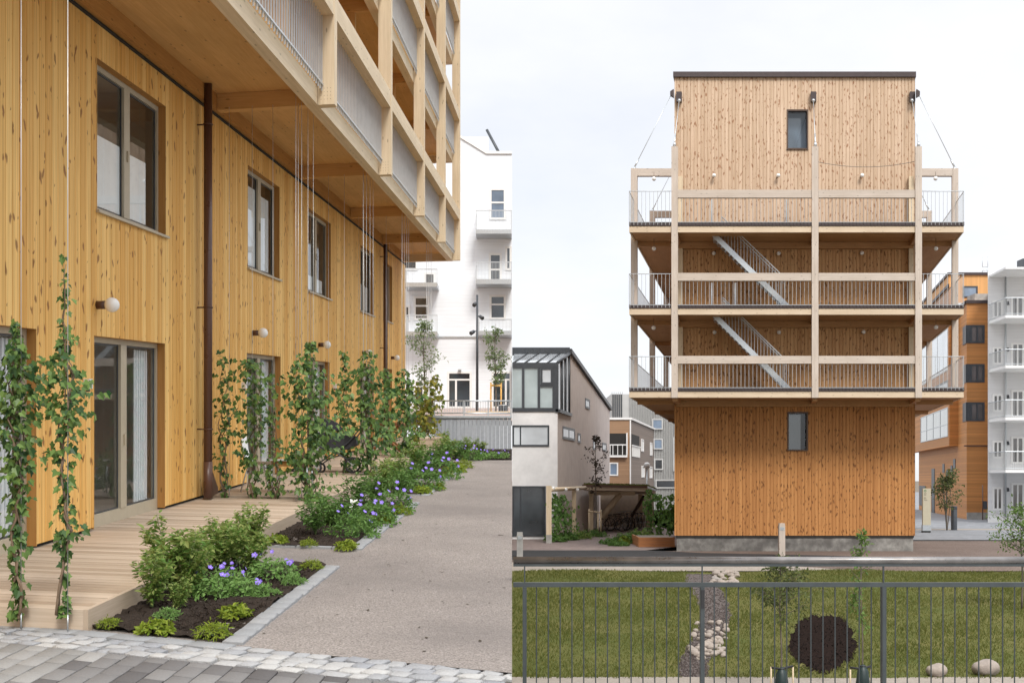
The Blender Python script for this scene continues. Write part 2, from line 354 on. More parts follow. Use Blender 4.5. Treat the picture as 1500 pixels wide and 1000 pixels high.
# ------------------------------------------------------------------ cladding made of single boards
def clad(mb, m, u0, u1, v0, v1, holes, pitch, off=0.0, gd=.012, gw=.009):
    prof = [(0, -gd), (gw, -gd), (gw + .007, 0), (pitch - .004, 0), (pitch, -gd)]
    b = math.floor(u0 / pitch)
    while b * pitch < u1:
        s0 = b * pitch
        bp = sorted(set([s0 + p for p, _ in prof] + [x for h in holes for x in h[:2] if s0 < x < s0 + pitch] + [x for x in (u0, u1) if s0 < x < s0 + pitch]))
        def dep(x):
            for (p, d), (q, e) in zip(prof, prof[1:]):
                if p - 1e-9 <= x - s0 <= q + 1e-9: return off + d + (e - d) * (x - s0 - p) / (q - p)
            return off
        for x0, x1 in zip(bp, bp[1:]):
            if x1 - x0 < 1e-5 or x0 < u0 - 1e-6 or x1 > u1 + 1e-6: continue
            iv = [(v0, v1)]; xm = (x0 + x1) / 2
            for h in holes:
                if h[0] < xm < h[1]:
                    nv = []
                    for a, c in iv:
                        if h[3] <= a or h[2] >= c: nv.append((a, c)); continue
                        if h[2] > a: nv.append((a, h[2]))
                        if h[3] < c: nv.append((h[3], c))
                    iv = nv
            d0, d1 = dep(x0), dep(x1)
            for a, c in iv:
                mb.face([m(x0, d0, a), m(x1, d1, a), m(x1, d1, c), m(x0, d0, c)], [(x0 + 1e-4, a), (x1 - 1e-4, a), (x1 - 1e-4, c), (x0 + 1e-4, c)])
        b += 1
    return mb

# ------------------------------------------------------------------ ground on the left: paving, setts, gravel path, beds, terrace
def grid_sheet(m, xs, ys, zf):
    mb = MB()
    for x0, x1 in zip(xs, xs[1:]):
        for y0, y1 in zip(ys, ys[1:]):
            mb.face([m(x0, y0, zf(x0, y0)), m(x1, y0, zf(x1, y0)), m(x1, y1, zf(x1, y1)), m(x0, y1, zf(x0, y1))], None, True)
    return mb
mat_base = m_ground('packed_earth', (.14, .11, .09), (.19, .16, .13), (.12, .12, .08))
base = MB(); base.face([(-1500, -300, ZC - 6), (1500, -300, ZC - 6), (1500, 2500, ZC - 6), (-1500, 2500, ZC - 6)]); struct('ground', base, mat_base)
cob = lambda X: 7.81 - .41 * X                                       # line where the setts meet the path
mat_grav = m_ground('fine_gravel', (.17, .148, .135), (.41, .37, .34), (.19, .17, .16), 60, .95, 1.0, .014, .55, .7)
gp = MB()
gp.face([Lz(-4.6, cob(-4.6) - .02, -1.80), Lz(0, cob(0) - .02, -1.80), Lz(0, 36, -1.80), Lz(-2.6, 36, -1.80), Lz(-2.9, 20, -1.80)])
struct('gravel_path', gp, mat_grav)
lit = MB()                                                           # a few leaf scraps and pebbles lying on the gravel
for i in range(160):
    Y = random.uniform(7.9, 24); X = random.uniform(-min(2.2, 2.0), -.03); c = Vector(Lz(X, Y, -1.797)); r = random.uniform(.006, .02) * (1 if random.random() < .8 else 1.6); a = random.uniform(0, 6.3)
    lit.face([c + Vector((r * math.cos(a + t) * k_, r * math.sin(a + t) * k_ * 1.3, .002 + GL * r * math.sin(a + t))) for t, k_ in ((0, 1), (1.6, .5), (3.1, 1.1), (4.7, .45))])
struct('path_litter', lit, m_island('leaf_scraps', [(.06, .045, .03), (.12, .08, .05), (.3, .27, .24), (.08, .07, .05)], .8), 'stuff')
e1 = Vector((1, -.41, 0)).normalized(); e2 = Vector((-.41, -1, 0)).normalized()
def cobp(a, b, z):                                                   # a along the setts from X=0 leftwards negative, b towards the viewer
    p = Vector((0, 7.81, 0)) + e1 * a + e2 * b; return Lz(p.x, p.y, z)
def stone(mb, a0, a1, b0, b1, z0, z1, jit, m, ch=.012):
    j = lambda s=jit: random.uniform(-s, s)
    base = [(a0 + j(), b0 + j()), (a1 + j(), b0 + j()), (a1 + j(), b1 + j()), (a0 + j(), b1 + j())]
    ca, cb_ = sum(p[0] for p in base) / 4, sum(p[1] for p in base) / 4
    top = [(ca + (p[0] - ca) * (1 - 2 * ch / max(a1 - a0, .01)), cb_ + (p[1] - cb_) * (1 - 2 * ch / max(b1 - b0, .01))) for p in base]
    zt = [z1 + j(jit * .5) for _ in range(4)]; zm = z1 - ch * .8
    for i in range(4):
        q = (i + 1) % 4
        mb.face([m(*base[i], z0), m(*base[q], z0), m(*base[q], zm), m(*base[i], zm)])
        mb.face([m(*base[i], zm), m(*base[q], zm), m(*top[q], zt[q]), m(*top[i], zt[i])], None, True)
    mb.face([m(*top[i], zt[i]) for i in range(4)], None, True)
def cobp2(a, b, z):
    p = Vector((0, 7.81, 0)) + e1 * a + Vector((-.05, -1, 0)) * (b * 1.08); return Lz(min(p.x, 0), p.y, z)
st = MB(); bed = MB()
bed.face([Lz(-8, 0, -1.815), Lz(0, 0, -1.815), Lz(0, 7.9, -1.815), Lz(-8, 11.2, -1.815)])
bed_mat = m_ground('joint_sand', (.10, .09, .08), (.15, .135, .12), (.08, .073, .067), 90)
bed.build('paving_bed', bed_mat, None, 'structure')
def cobx(a, b, z): q = cobp(a, b, z); return (min(q[0], 0), q[1], q[2] if q[0] <= 0 else q[2])
for row in range(-1, 3):
    a = -6.5 if row >= 0 else -2.25
    while a < .30:
        wd = random.uniform(.12, .20)
        if cobp(a, .16 + row * .125, 0)[0] < -.03: stone(st, a + .010, a + wd - .010, .16 + row * .125 + .009, .16 + (row + 1) * .125 - .008, -1.84, -1.787 + random.uniform(-.008, .006), .012, cobx, .010)
        a += wd
struct('granite_setts', st, m_island('pale_granite', [(.30, .31, .33), (.46, .47, .48), (.38, .375, .37), (.55, .555, .57), (.34, .35, .38), (.48, .475, .46)], .8, 55, .9, .014))
kr = MB(); a = -6.5
while a < -2.25:
    wd = .34; stone(kr, a + .003, a + wd - .003, .005, .15, -1.86, -1.785, .002, cobp, .008); a += wd
pv = MB(); a = -6.5; pv2 = MB(); row = 0
while a < .1:
    bb = .54 - (.12 if row % 2 else 0); row += 1
    while bb < 2.4:
        b0, b1 = max(bb, .54), bb + .24
        if b1 - b0 > .03 and cobp2(a, b0, 0)[0] < -.02: stone(pv if a > -2.7 - .5 * bb + random.uniform(-.15, .15) else pv2, a + .004, a + .166, b0 + .004, b1 - .004, -1.84, -1.792 + random.uniform(-.002, .002), .0015, cobp2, .006)
        bb += .24
    a += .17
struct('concrete_pavers', pv, m_island('grey_pavers', [(.105, .10, .10), (.165, .16, .158), (.125, .12, .12), (.285, .28, .275), (.145, .14, .14), (.225, .22, .215)], .85, 80, .5, .005))
struct('pale_pavers', pv2, m_island('pale_grey_pavers', [(.22, .215, .205), (.29, .285, .275), (.25, .25, .24), (.32, .315, .305)], .85, 80, .5, .005))

def Lk(s, n, w): return Lm(s, n, w)
BEDS = [(9.32, 13.05), (14.4, 19.95), (21.3, 23.5), (24.7, 30.0)]
for i, (s0, s1) in enumerate(BEDS):
    s = s0
    while s < s1:
        wd = random.uniform(.20, .26); stone(kr, s + .006, min(s + wd, s1 + .02) - .006, 3.02, 3.17, -1.9, -1.775 + random.uniform(-.004, .004), .005, Lk, .010); s += wd
    for se in ((s1,) if i == 0 else (s0, s1)):
        n = 1.98
        while n < 3.0:
            wd = min(.42, 3.02 - n); stone(kr, se, se + .07, n + .003, n + wd - .003, -1.9, -1.772, .002, Lk, .006); n += wd
struct('kerb', kr, m_island('grey_kerb_stone', [(.27, .28, .29), (.40, .41, .42), (.33, .335, .345), (.46, .465, .47), (.30, .305, .31)], .85, 60, .6, .005))
soil = MB(); sz = {}
def soilz(s, n):
    q = (round(s, 3), round(n, 3))
    if q not in sz: sz[q] = -1.785 + random.uniform(-.012, .03) + .02 * math.sin(n * 5) * math.sin(s * 3)
    return sz[q]
for bi, (s0, s1) in enumerate(BEDS):
    st0 = lambda n: (9.60 - .2 * (n - 1.9)) if bi == 0 else s0
    g = grid_sheet(lambda n, t, w: Lm(st0(n) + (s1 + .02 - st0(n)) * t, n, w), np.linspace(1.9, 3.03, 22), np.linspace(0, 1, int((s1 - s0) / .055)), lambda n, t: soilz(st0(n) + (s1 - st0(n)) * t, n))
    for f in g.f: soil.face([g.v[i] for i in f], None, True)
g = grid_sheet(lambda X, Y, w: Lz(X, Y, w), np.linspace(-2.6, 0, 40), np.linspace(30.9, 35.95, 50), lambda x, y: -1.765 + random.uniform(-.015, .015))
for f in g.f: soil.face([g.v[i] for i in f], None, True)
# strip of soil before the deck, where the first ivies stand
so_ = MB(); xs = np.linspace(-5.6, -3.40, 44)
for x0, x1 in zip(xs, xs[1:]):
    for k_ in range(10):
        def pt(x, t): 
            y0 = cob(x) + .0; y1 = 9.13 - .24 * (x + 3.16) + .1; return Lz(x, y0 + (y1 - y0) * t, -1.79 + .075 * t + .02 * math.sin(x * 40 + t * 9) + .012 * math.sin(x * 97 + t * 31))
        soil.face([pt(x0, k_ / 10), pt(x1, k_ / 10), pt(x1, k_ / 10 + .1), pt(x0, k_ / 10 + .1)], None, True)
mat_soil = m_ground('bark_mulch_soil', (.018, .013, .010), (.060, .043, .032), (.035, .026, .02), 75, .95, 1.0, .02, 2.0, .4)
struct('flower_bed_soil', soil, mat_soil)
n_ = 9000; P = []
for i in range(n_):
    s0, s1 = BEDS[0] if i < 5200 else BEDS[1]; s, n = random.uniform(s0 + .3, s1), random.uniform(1.95, 3.0); P.append(Lm(s, n, -1.772 + random.uniform(-.012, .012)))
P = np.array(P); Nn = RNG.normal(size=(n_, 3)) * .6; Nn[:, 2] += 1
mulch = leaf_mesh('bark_mulch', P, Nn, RNG.uniform(.018, .05, n_), LANCE + [], m_island('bark_chips', [(.02, .014, .01), (.05, .034, .024), (.09, .06, .045), (.03, .022, .017)], .9), None, -.2)
mulch['kind'] = 'stuff'
rw = MB()                                                            # retaining face where the street stands above the lower ground
ys = np.linspace(-6, 300, 60)
for y0, y1 in zip(ys, ys[1:]): rw.face([(0, y0, ZC - 6), (0, y1, ZC - 6), (0, y1, ZC - 1.82 + GL * min(y1, 60)), (0, y0, ZC - 1.82 + GL * min(y0, 60))])
struct('retaining_edge', rw, MT['concrete'])
ter = MB()
ter.face([Lz(-2.4, 36.22, -.95), Lz(0, 36.22, -.95), Lz(0, 70, -.95), Lz(-2.4, 70, -.95)])
ter.face([Lz(-40, 43.6, -.95), Lz(-2.4, 43.6, -.95), Lz(-2.4, 70, -.95), Lz(-40, 70, -.95)])
struct('terrace', ter, m_ground('pinkish_paving', (.36, .27, .24), (.45, .36, .32), (.4, .35, .32), 30, .9, .3))
fr_ = MB(); fr_.face([(-60, -8, ZC - 2.4), (0, -8, ZC - 2.4), (0, 4, ZC - 1.55), (-60, 4, ZC - 1.55)]); struct('near_pavement', fr_, MT['concrete'])

# decks, one per terrace
DECKS = [(9.55, 18.5, 'nearest timber deck terrace with weathered boards beside the first flower bed'), (18.95, 24.4, 'second timber deck terrace behind the first row of ivy wires'),
         (24.85, 30.2, 'third timber deck terrace further along the pine facade'), (30.65, 35.7, 'fourth timber deck terrace near the grey board wall'), (36.1, 42.0, 'last timber deck terrace at the far end of the pine facade')]
for s0, s1, lb in DECKS:
    t = thing('deck_terrace', lb, 'deck', Lm(s0, 1, -1.8), 'timber terraces along the facade')
    mb = MB(); s = s0
    while s < s1 - .05:
        mb.box(s + .005, s + .114, .0 - .11, 1.86, -1.672 + random.uniform(-.0015, .0015), -1.64 + random.uniform(-.0015, .0015), Lm); s += .12
    mb.build('boards', MT['deck'], t, weld=False)
    fb = MB(); fb.box(s0 - .03, s, 1.862, 1.90, -1.83, -1.637, Lm); fb.build('edge_board', MT['deck'], t)
    fb = MB(); fb.box(s0 - .03, s0 - .002, -.02, 1.861, -1.83, -1.638, Lm); fb.build('edge_board', MT['deck'], t)
    jb = MB(); jb.box(s0 + .01, s1 - .01, .02, 1.84, -1.83, -1.69, Lm); jb.build('joists', MT['dark'], t)

# ------------------------------------------------------------------ the long pine house on the left
S0, S1 = 6.0, 42.2
WTOP, FLOOR = 4.24, 3.28
WINS = [(8.7, 11.1), (14.29, 16.76), (21.12, 23.48), (26.12, 28.65), (32.85, 35.2), (37.0, 38.95)]
DOORS = [(10.1, 12.64), (14.2, 16.72), (21.05, 23.56), (26.0, 28.5), (32.8, 35.2), (37.1, 38.9)]
WZ = (2.08, 3.842); DZ = (-1.64, .612)
house = thing('timber_house', 'long warm pine-clad timber house with stacked glulam balconies above the terraces', 'house', Lm(20, -3, -1.8))
holes = [(a, b, *WZ) for a, b in WINS] + [(a, b, -1.7, DZ[1]) for a, b in DOORS]
wl = MB(); clad(wl, Lm, S0, S1, -1.60, WTOP, holes, .155)
for a, b, lo, hi in holes:                                           # boarded reveals, shown as lining boards
    lo = max(lo, -1.62)
    rv = MB(); rv.box(a - .02, a - .001, -.17, -.002, lo, hi, Lm); rv.box(b + .001, b + .02, -.17, -.002, lo, hi, Lm); rv.box(a, b, -.17, -.002, hi + .001, hi + .02, Lm); rv.build('reveal_boards', MT['lining'], house, weld=False)
endm = lambda u, d, v: Lm(S1 + d, -u, v)
clad(wl, endm, 0.0, 8.0, -1.6, 17.6, [], .155)
wl.face([Lm(S0, 0, -1.6), Lm(S0, -8, -1.6), Lm(S0, -8, 17.6), Lm(S0, 0, 17.6)])
wl.build('wall', MT['clad'], house)
pb = MB(); q0 = S0
for a, b in DOORS + [(S1 - .02, 0)]: pb.box(q0, a - .002, -.3, -.05, -1.84, -1.59, Lm); q0 = b + .002
pb.build('plinth', MT['dark'], house)  # near-black strip: shade of the gap at the facade foot is painted
gap = MB(); gap.box(S0, S1, -.04, .03, WTOP + .002, WTOP + .03, Lm); gap.build('gap_shadow_strip', MT['dark'], house)  # solid near-black strip, the gap's shadow put into its colour
upw = MB(); uh = []
PS = [7.2, 13.0, 18.81, 24.84, 30.64, 36.04, 41.1]
for k in range(4):
    f = 4.25 + FLOOR * k + .42
    for p, q in zip(PS, PS[1:]): uh.append((p + 1.2, p + 3.6, f, f + 2.2))
clad(upw, Lm, S0, S1, WTOP + .04, 17.6, uh, .155, -.03); upw.build('upper_wall', MT['clad'], house)
for h in uh: MB().box(h[0], h[1], -.14, -.12, h[2], h[3], Lm).build('balcony_door', MT['glassd'], house)
rf = MB(); rf.box(S0, S1 + .1, -8.0, 1.9, 17.6, 17.85, Lm); rf.build('roof', MT['roofcap'], house)
# rooms behind the glass
rm = MB()
rm.box(S0, S1 - .2, -3.3, -3.2, -1.7, 4.2, Lm); rm.box(S0, S1 - .2, -3.9, -.2, -1.75, -1.66, Lm); rm.box(S0, S1 - .2, -3.9, -.17, 1.0, 1.45, Lm); rm.box(S0, S1 - .2, -3.9, -.17, 4.1, 4.2, Lm)
for p in [6.1, 9.0, 13.4, 18.6, 25.0, 30.3, 36.2, 41.9]: rm.box(p, p + .12, -3.9, -.17, -1.66, 1.0, Lm); rm.box(p + .05, p + .16, -3.9, -.17, 1.45, 4.1, Lm)
rm.build('room_walls', MT['plaster'], house)
def glazing(name, a, b, lo, hi, door):
    fr = MB(); n0, n1 = -.17, -.11; t = .065; mid = a + (b - a) * (.5 if not door else .48); W = .10
    fr.box(a, b, n0, n1, hi - t, hi, Lm); fr.box(a, a + t, n0, n1, lo, hi - t - .001, Lm); fr.box(b - t, b, n0, n1, lo, hi - t - .001, Lm)
    fr.box(a + t + .001, b - t - .001, n0, n1, lo, lo + (.15 if door else t), Lm); fr.box(mid - W, mid + W, n0, n1 + .012, lo + (.151 if door else t + .001), hi - t - .001, Lm)
    o = fr.build(name, MT['olive'], house)
    for x0, x1 in ((a + t, mid - W), (mid + W, b - t)):
        gk = MB(); z0, z1 = lo + (.15 if door else t), hi - t
        for bx in ((x0 + .001, x0 + .022, z0, z1), (x1 - .022, x1 - .001, z0, z1), (x0 + .023, x1 - .023, z1 - .022, z1 - .001), (x0 + .023, x1 - .023, z0 + .001, z0 + .02)): gk.box(bx[0], bx[1], -.150, -.135, bx[2], bx[3], Lm)
        gk.build('gasket', MT['charcoal'], o)
        p = MB(); p.face([Lm(x0, -.143, z0), Lm(x1, -.143, z0), Lm(x1, -.143, z1), Lm(x0, -.143, z1)]); p.build('pane', MT['glass'], o)
    hd = MB(); hz = lo + (1.0 if door else .85); hd.box(mid - .012, mid + .012, n1 + .013, n1 + .035, hz - .07, hz + .07, Lm); hd.build('handle', MT['olive'], o)
    if not door:
        sl = MB(); sl.box(a - .04, b + .05, -.11, .045, lo - .035, lo - .004, Lm); sl.build('sill', MT['olive'], o)
    else:
        sl = MB(); sl.box(a + .01, b - .01, -.17, -.03, lo - .06, lo - .004, Lm); sl.build('threshold', MT['alu'], o)
    return o
for i, (a, b) in enumerate(WINS):
    o = glazing('window', a, b, *WZ, False)
    hf = (.95, .95, 1.5, .4, .8, 1.0)[i]
    bl = MB(); t_ = .065; md = (a + b) / 2
    bl.box(a + t_ + .03, md - .13, -.1530, -.1515, WZ[0] + .10, WZ[0] + hf, Lm); bl.build('window_film', MT['film'], o)
    bl = MB(); bl.box(md + .13, b - (.40 if i == 1 else .30), -.1530, -.1515, WZ[0] + .10, WZ[0] + hf * .97, Lm); bl.build('window_film', MT['film'], o)
for i, (a, b) in enumerate(DOORS):
    o = glazing('glass_door', a, b, *DZ, True)
    cu = MB()
    for q in range(12): cu.box(b - .62 + q * .045, b - .58 + q * .045, -.235 - .018 * (q % 2), -.215 - .018 * (q % 2), DZ[0] + .05, DZ[1] - .1, Lm)
    for q in range(5): cu.box(a + .12 + q * .05, a + .165 + q * .05, -.235 - .018 * (q % 2), -.215 - .018 * (q % 2), DZ[0] + .05, DZ[1] - .1, Lm)
    cu.build('curtain', MT['film'], o)
# balconies
def hb(name, mat, *bx):
    mb = MB()
    for b_ in bx: mb.box(*b_, Lm)
    return mb.build(name, mat, house)
SB0, SB1 = 6.2, 41.3
for p in PS: hb('post', MT['glulam'], (p, p + .22, 1.74, 2.0, 4.25, 17.3))
for k in range(5):
    wk = 4.25 + FLOOR * k
    hb('edge_beam', MT['glulam'], (SB0, SB1 - .05, 1.55, 1.736, wk + .002, wk + .27))
    hb('wall_beam', MT['glulam'] if k else MT['lining'], (SB0, SB1 - .1, .002, .125, wk + .03, wk + .255))
    hb('floor_slab', MT['clt'], (SB0, SB1 - .1, .0, 1.72, wk + .252, wk + .40))
    hb('end_beam', MT['glulam'], (SB1 - .08, SB1 + .12, .0, 1.74, wk + .001, wk + .26))
    for p in PS[:-1]: hb('cross_beam', MT['clt'], (p + .01, p + .21, .127, 1.548, wk + .004, wk + .25))
    if k == 4: continue
    for p, q in zip(PS, PS[1:]):
        hb('parapet_beam', MT['glulam'], (p + .222, q - .002, 1.76, 1.99, wk + 1.33, wk + 1.66))
        bs = MB(); s = p + .26
        while s < q - .02: bs.box(s - .006, s + .006, 1.80, 1.822, wk + .20, wk + 1.33, Lm); s += .145
        bs.box(p + .225, q - .005, 1.795, 1.83, wk + .285, wk + .31, Lm); bs.build('balustrade', MT['bar'], house, weld=False)
        hb('partition', MT['clt'], (p + .05, p + .17, .0, 1.25, wk + .402, wk + FLOOR + .002))
sc_ = MB()
for p in PS:
    for i in range(4):
        for j in range(4): c = Vector(Lm(p - .001, 1.79 + i * .05, 4.33 + j * .055)); sc_.box(p - .003, p + .001, 1.786 + i * .05, 1.794 + i * .05, 4.326 + j * .055, 4.334 + j * .055, Lm)
sc_.build('screw_heads', MT['bronze'], house)
# downpipes
for s, zt in ((18.2, 4.5), (36.35, 4.5)):
    mb = MB(); mb.tube([Lm(s, .17, zt), Lm(s, .17, -1.60)], .062, 14); o = mb.build('downpipe', MT['brown'], house)
    sh = MB(); sh.prism([(s + .03, -1.12), (s + .45, -1.50), (s + .45, -1.57), (s + .03, -1.62)], .145, .195, lambda a, b, c: Lm(a, b, c)); sh.tube([Lm(s, .17, -1.62), Lm(s, .17, -1.08)], .068, 12); sh.build('rodding_shoe', MT['brown'], o)
    for zb in (3.9, 1.2, -.6):
        br = MB(); br.ring(Lm(s, .17, zb), (0, 0, 1), .066, .012, 14, 5); br.tube([Lm(s, .10, zb), Lm(s, .0, zb)], .012, 6); br.build('pipe_bracket', MT['brown'], o)
# globe wall lamps and little white outlet boxes
for s in (14.28, 21.45, 27.25, 33.15, 38.7):
    mb = MB(); A, B = Vector(Lm(s, .0, .97)), Vector(Lm(s, .12, .97)); mb.tube([A, B], .048, 14); o = mb.build('wall_lamp', MT['brown'], house)
    gl_ = MB(); gl_.ball(B + (B - A).normalized() * .072, .086, 18); gl_.build('globe', MT['opal'], o)
for s in (13.93, 20.75, 28.95):
    mb = MB(); mb.box(s - .05, s + .05, .0, .075, .0, .11, Lm); o = mb.build('outlet_box', MT['whitebox'], house)
    lk_ = MB(); lk_.box(s - .02, s + .02, .02, .055, -.035, .0, Lm); lk_.build('outlet_spout', MT['charcoal'], o)
# steel wires for the climbers: rows across the terrace ends and one along the edge
WIRES = []
for j, p in enumerate(PS[:6]):
    if j == 0: continue
    if j == 1: continue
    for n in (.35, .72, 1.05, 1.45): WIRES.append((p - .08, n))
    for ds in (-.55, -.15, .3, .7): WIRES.append((p + ds, 1.52))
WIRES += [(9.42, 1.78), (9.42, 1.40)]
for s, n in WIRES:
    mb = MB(); mb.tube([Lm(s, n, 4.27), Lm(s, n, -1.6 if s > 9.5 else -1.74)], .0035, 5); o = mb.build('trellis_wire', MT['wire'], house)
    tb = MB(); tb.tube([Lm(s, n, -1.5 if s > 9.5 else -1.66), Lm(s, n, -1.63 if s > 9.5 else -1.78)], .006, 6); tb.build('turnbuckle', MT['alu'], o)
# ------------------------------------------------------------------ left background: board wall, railing, white apartment block
t = thing('board_wall', 'low grey vertical-board wall closing the gravel path', 'wall', Lz(-1.2, 36.1, -1.8))
mb = MB(); x = -2.3
while x < -.02: mb.box(x + .004, min(x + .11, -.004), 36.0 + random.uniform(0, .012), 36.15, -1.85, -.86, Lz); x += .114
mb.build('boards', m_island('silver_grey_boards', [(.33, .35, .38), (.42, .44, .47), (.37, .39, .42)], .8, 12, .2), t, weld=False)
mb = MB(); mb.box(-2.34, -.002, 35.96, 36.24, -.858, -.80, Lz); mb.build('coping', MT['alu'], t)
t = thing('steel_railing', 'thin grey steel railing standing on top of the board wall', 'railing', Lz(-1.2, 36.1, -.8))
for z in (-.36, -.72): mb = MB(); mb.tube([Lz(-2.3, 36.1, z), Lz(-.01, 36.1, z)], .02, 8); mb.build('rail', MT['alu'], t)
for x in (-2.28, -1.41, -.70, -.03): mb = MB(); mb.box(x - .018, x + .018, 36.08, 36.12, -.80, -.34, Lz); mb.build('post', MT['alu'], t)
mb = MB(); x = -2.2
while x < -.05: mb.tube([Lz(x, 36.1, -.72), Lz(x, 36.1, -.36)], .006, 4, False); x += .075
mb.build('bars', MT['bar'], t, weld=False)
mb = MB(); mb.box(-2.55, -1.95, 34.0, 34.9, -1.79, -1.40, Lz)
for q in range(5): mb.box(-2.56 + q * .125, -2.45 + q * .125, 33.98, 34.92, -1.399, -1.36, Lz)
obj_top('plank_bench_block', mb, MT['deck'], 'pale square timber seat block at the far end of the terraces', 'seat block', loc=Lz(-2.25, 34.5, -1.8))

YW = 60.0
def Wb(mb, x0, x1, y0, y1, d0, d1):                                  # box from photo pixels on the front of the white block
    mb.box((x0 - 750) / 30, (x1 - 750) / 30, YW + d0, YW + d1, ZC + (HOR - y1) / 30, ZC + (HOR - y0) / 30); return mb
def ribs(x0, x1): return np.arange(x0, x1, 3.2)
blk = thing('apartment_block', 'white board-clad apartment block with grey steel balconies behind the terrace', 'building', (-5, YW + 3, ZC - .95 + GL * YW))
wht = m_lines('white_siding', (.80, .84, .89), .20, .05, 'z', .88, .5, .02)
zb = lambda y: ZC + (HOR - y) / 30
mb = MB(); mb.prism([(-16, zb(616)), (-.004, zb(616)), (-.004, zb(226)), (-1.25, zb(226)), (-2.5, zb(203)), (-4.5, zb(168)), (-16, zb(168))], YW, YW + 5.5, lambda a, b, c: (a, b, c)); mb.build('wall', wht, blk)
mb = MB(); mb.prism([(-.004, zb(222)), (-1.25, zb(222)), (-2.5, zb(199)), (-4.5, zb(164)), (-4.5, zb(167.8)), (-2.5, zb(202.8)), (-1.25, zb(225.8)), (-.004, zb(225.8))], YW - .08, YW + 5.6, lambda a, b, c: (a, b, c)); mb.build('roof_edge', MT['white'], blk)
mb = MB(); Wb(mb, 655, 714, 184, 224, 2.0, 5.0); mb.build('roof_lantern', m_plain('frosted_panels', (.72, .75, .78), .3), blk)
mb = MB(); mb.tube([F(713, 190, 61), F(731, 224, 61)], .07, 8); mb.tube([F(731, 224, 61), F(731, 230, 61)], .07, 8); mb.build('flue', MT['charcoal'], blk)
mb = MB(); Wb(mb, 560, 749.8, 492.5, 495, -.06, .0); mb.build('string_course', MT['alu'], blk)
def wwin(name, x0, x1, y0, y1, parts, fw=3.0, door=False):
    mb = MB(); Wb(mb, x0, x1, y0, y0 + fw, -.05, .02); Wb(mb, x0, x1, y1 - fw, y1, -.05, .02); Wb(mb, x0, x0 + fw, y0 + fw, y1 - fw, -.05, .02); Wb(mb, x1 - fw, x1, y0 + fw, y1 - fw, -.05, .02)
    for q in parts:
        if q[0] == 'h': Wb(mb, x0 + fw, x1 - fw, q[1] - 1.2, q[1] + 1.2, -.045, .02)
        else: Wb(mb, q[1] - 1.4, q[1] + 1.4, q[2] if len(q) > 2 else y0 + fw, y1 - fw, -.044, .02)
    o = mb.build(name, MT['white'], blk); g = MB(); Wb(g, x0 + fw, x1 - fw, y0 + fw, y1 - fw, -.015, .0); g.build('pane', MT['glassb'] if y0 < 300 else MT['glassd'], o); return o
for a in ((717, 741, 276, 322, [('h', 297)]), (716, 735, 371, 412, [('h', 395)]), (740, 749.5, 361, 396, []), (717, 741, 432, 468, [('h', 446)]), (606, 629, 434, 469, [('h', 448)]),
          (592, 601, 447, 470, []), (621, 638, 399, 418, []), (655, 691, 544, 598, [('h', 556), ('v', 668, 557)]), (720, 749.5, 544, 598, [('h', 556), ('v', 741, 557)]), (606, 622, 556, 598, [('h', 566)]), (590, 612, 372, 396, [])):
    wwin('glazed_door' if a[3] > 590 else 'window', *a)
for x0, x1, yt, y0, y1 in ((698, 749.6, 316, 344, 350), (698, 749.6, 390, 415, 422), (596, 643, 400, 420, 426), (702, 749.6, 472, 489, 495), (598, 643, 466, 490, 496)):
    mb = MB(); Wb(mb, x0, x1, y0, y1, -1.3, -.002); o = mb.build('balcony', MT['alu'], blk)
    mb = MB(); Wb(mb, x0, x1, yt, yt + 1.2, -1.29, -1.25); Wb(mb, x0, x0 + 1, yt + 1.3, y0, -1.29, -1.25); Wb(mb, x1 - 1, x1, yt + 1.3, y0, -1.29, -1.25)
    for xx in np.arange(x0 + 2, x1 - 1.2, 2.0): Wb(mb, xx, xx + .45, yt + 1.2, y0, -1.28, -1.26)
    for dd in np.arange(-1.2, -.1, .1): Wb(mb, x0, x0 + .45, yt + 1.2, y0, dd, dd + .015)
    Wb(mb, x0, x0 + .5, yt, yt + 1.2, -1.2, -.01); mb.build('railing', MT['bar'], o, weld=False)
mb = MB(); Wb(mb, 671, 676, 541, 543.5, -.18, .0); o = mb.build('door_lamp', MT['alu'], blk)

t = thing('lamp_post', 'tall slim grey lamp post with three small spotlights in front of white block', 'lamp post', F(699, 603, 50))
mb = MB(); mb.tube([F(699, 603.5, 50), F(699, 432, 50)], [.06, .045], 10); mb.build('pole', MT['charcoal'], t)
for dx, y in ((-2.2, 444), (4, 463), (-4.5, 485)):
    mb = MB(); a = Vector(F(699, y, 50)); mb.tube([a, a + Vector((dx / 36, -.05, 0))], .02, 6); c = a + Vector((dx / 36, -.1, -.02)); mb.tube([c, c + Vector((dx * .03, -.12, -.1))], [.07, .085], 8); mb.build('spotlight', MT['charcoal'], t)
t = thing('long_bench', 'long timber slat bench on thin legs on the upper terrace', 'bench', F(717, 612, 46))
mb = MB(); 
for q in range(3): mb.box(-1.70, -.02, 46 + q * .15, 46.12 + q * .15, *sorted((F(0, 602, 46)[2], F(0, 604, 46)[2])))
mb.build('seat', MT['glulam'], t)
for x in (-1.6, -.9, -.1): mb = MB(); mb.box(x - .03, x + .03, 46.03, 46.36, F(0, 611.8, 46)[2] - .1, F(0, 604.2, 46)[2]); mb.build('leg', MT['alu'], t)
t = thing('litter_bin', 'dark grey cylindrical litter bin beside the bench on the terrace', 'bin', F(737, 612, 47))
mb = MB(); mb.lathe(F(737, 610, 47), [(0, -.1), (.17, -.1), (.18, .40), (.15, .44), (0, .44)], 14); mb.build('body', MT['charcoal'], t)
mb = MB(); mb.ring(Vector(F(737, 610, 47)) + Vector((0, 0, .43)), (0, 0, 1), .17, .018); mb.build('rim', MT['alu'], t)

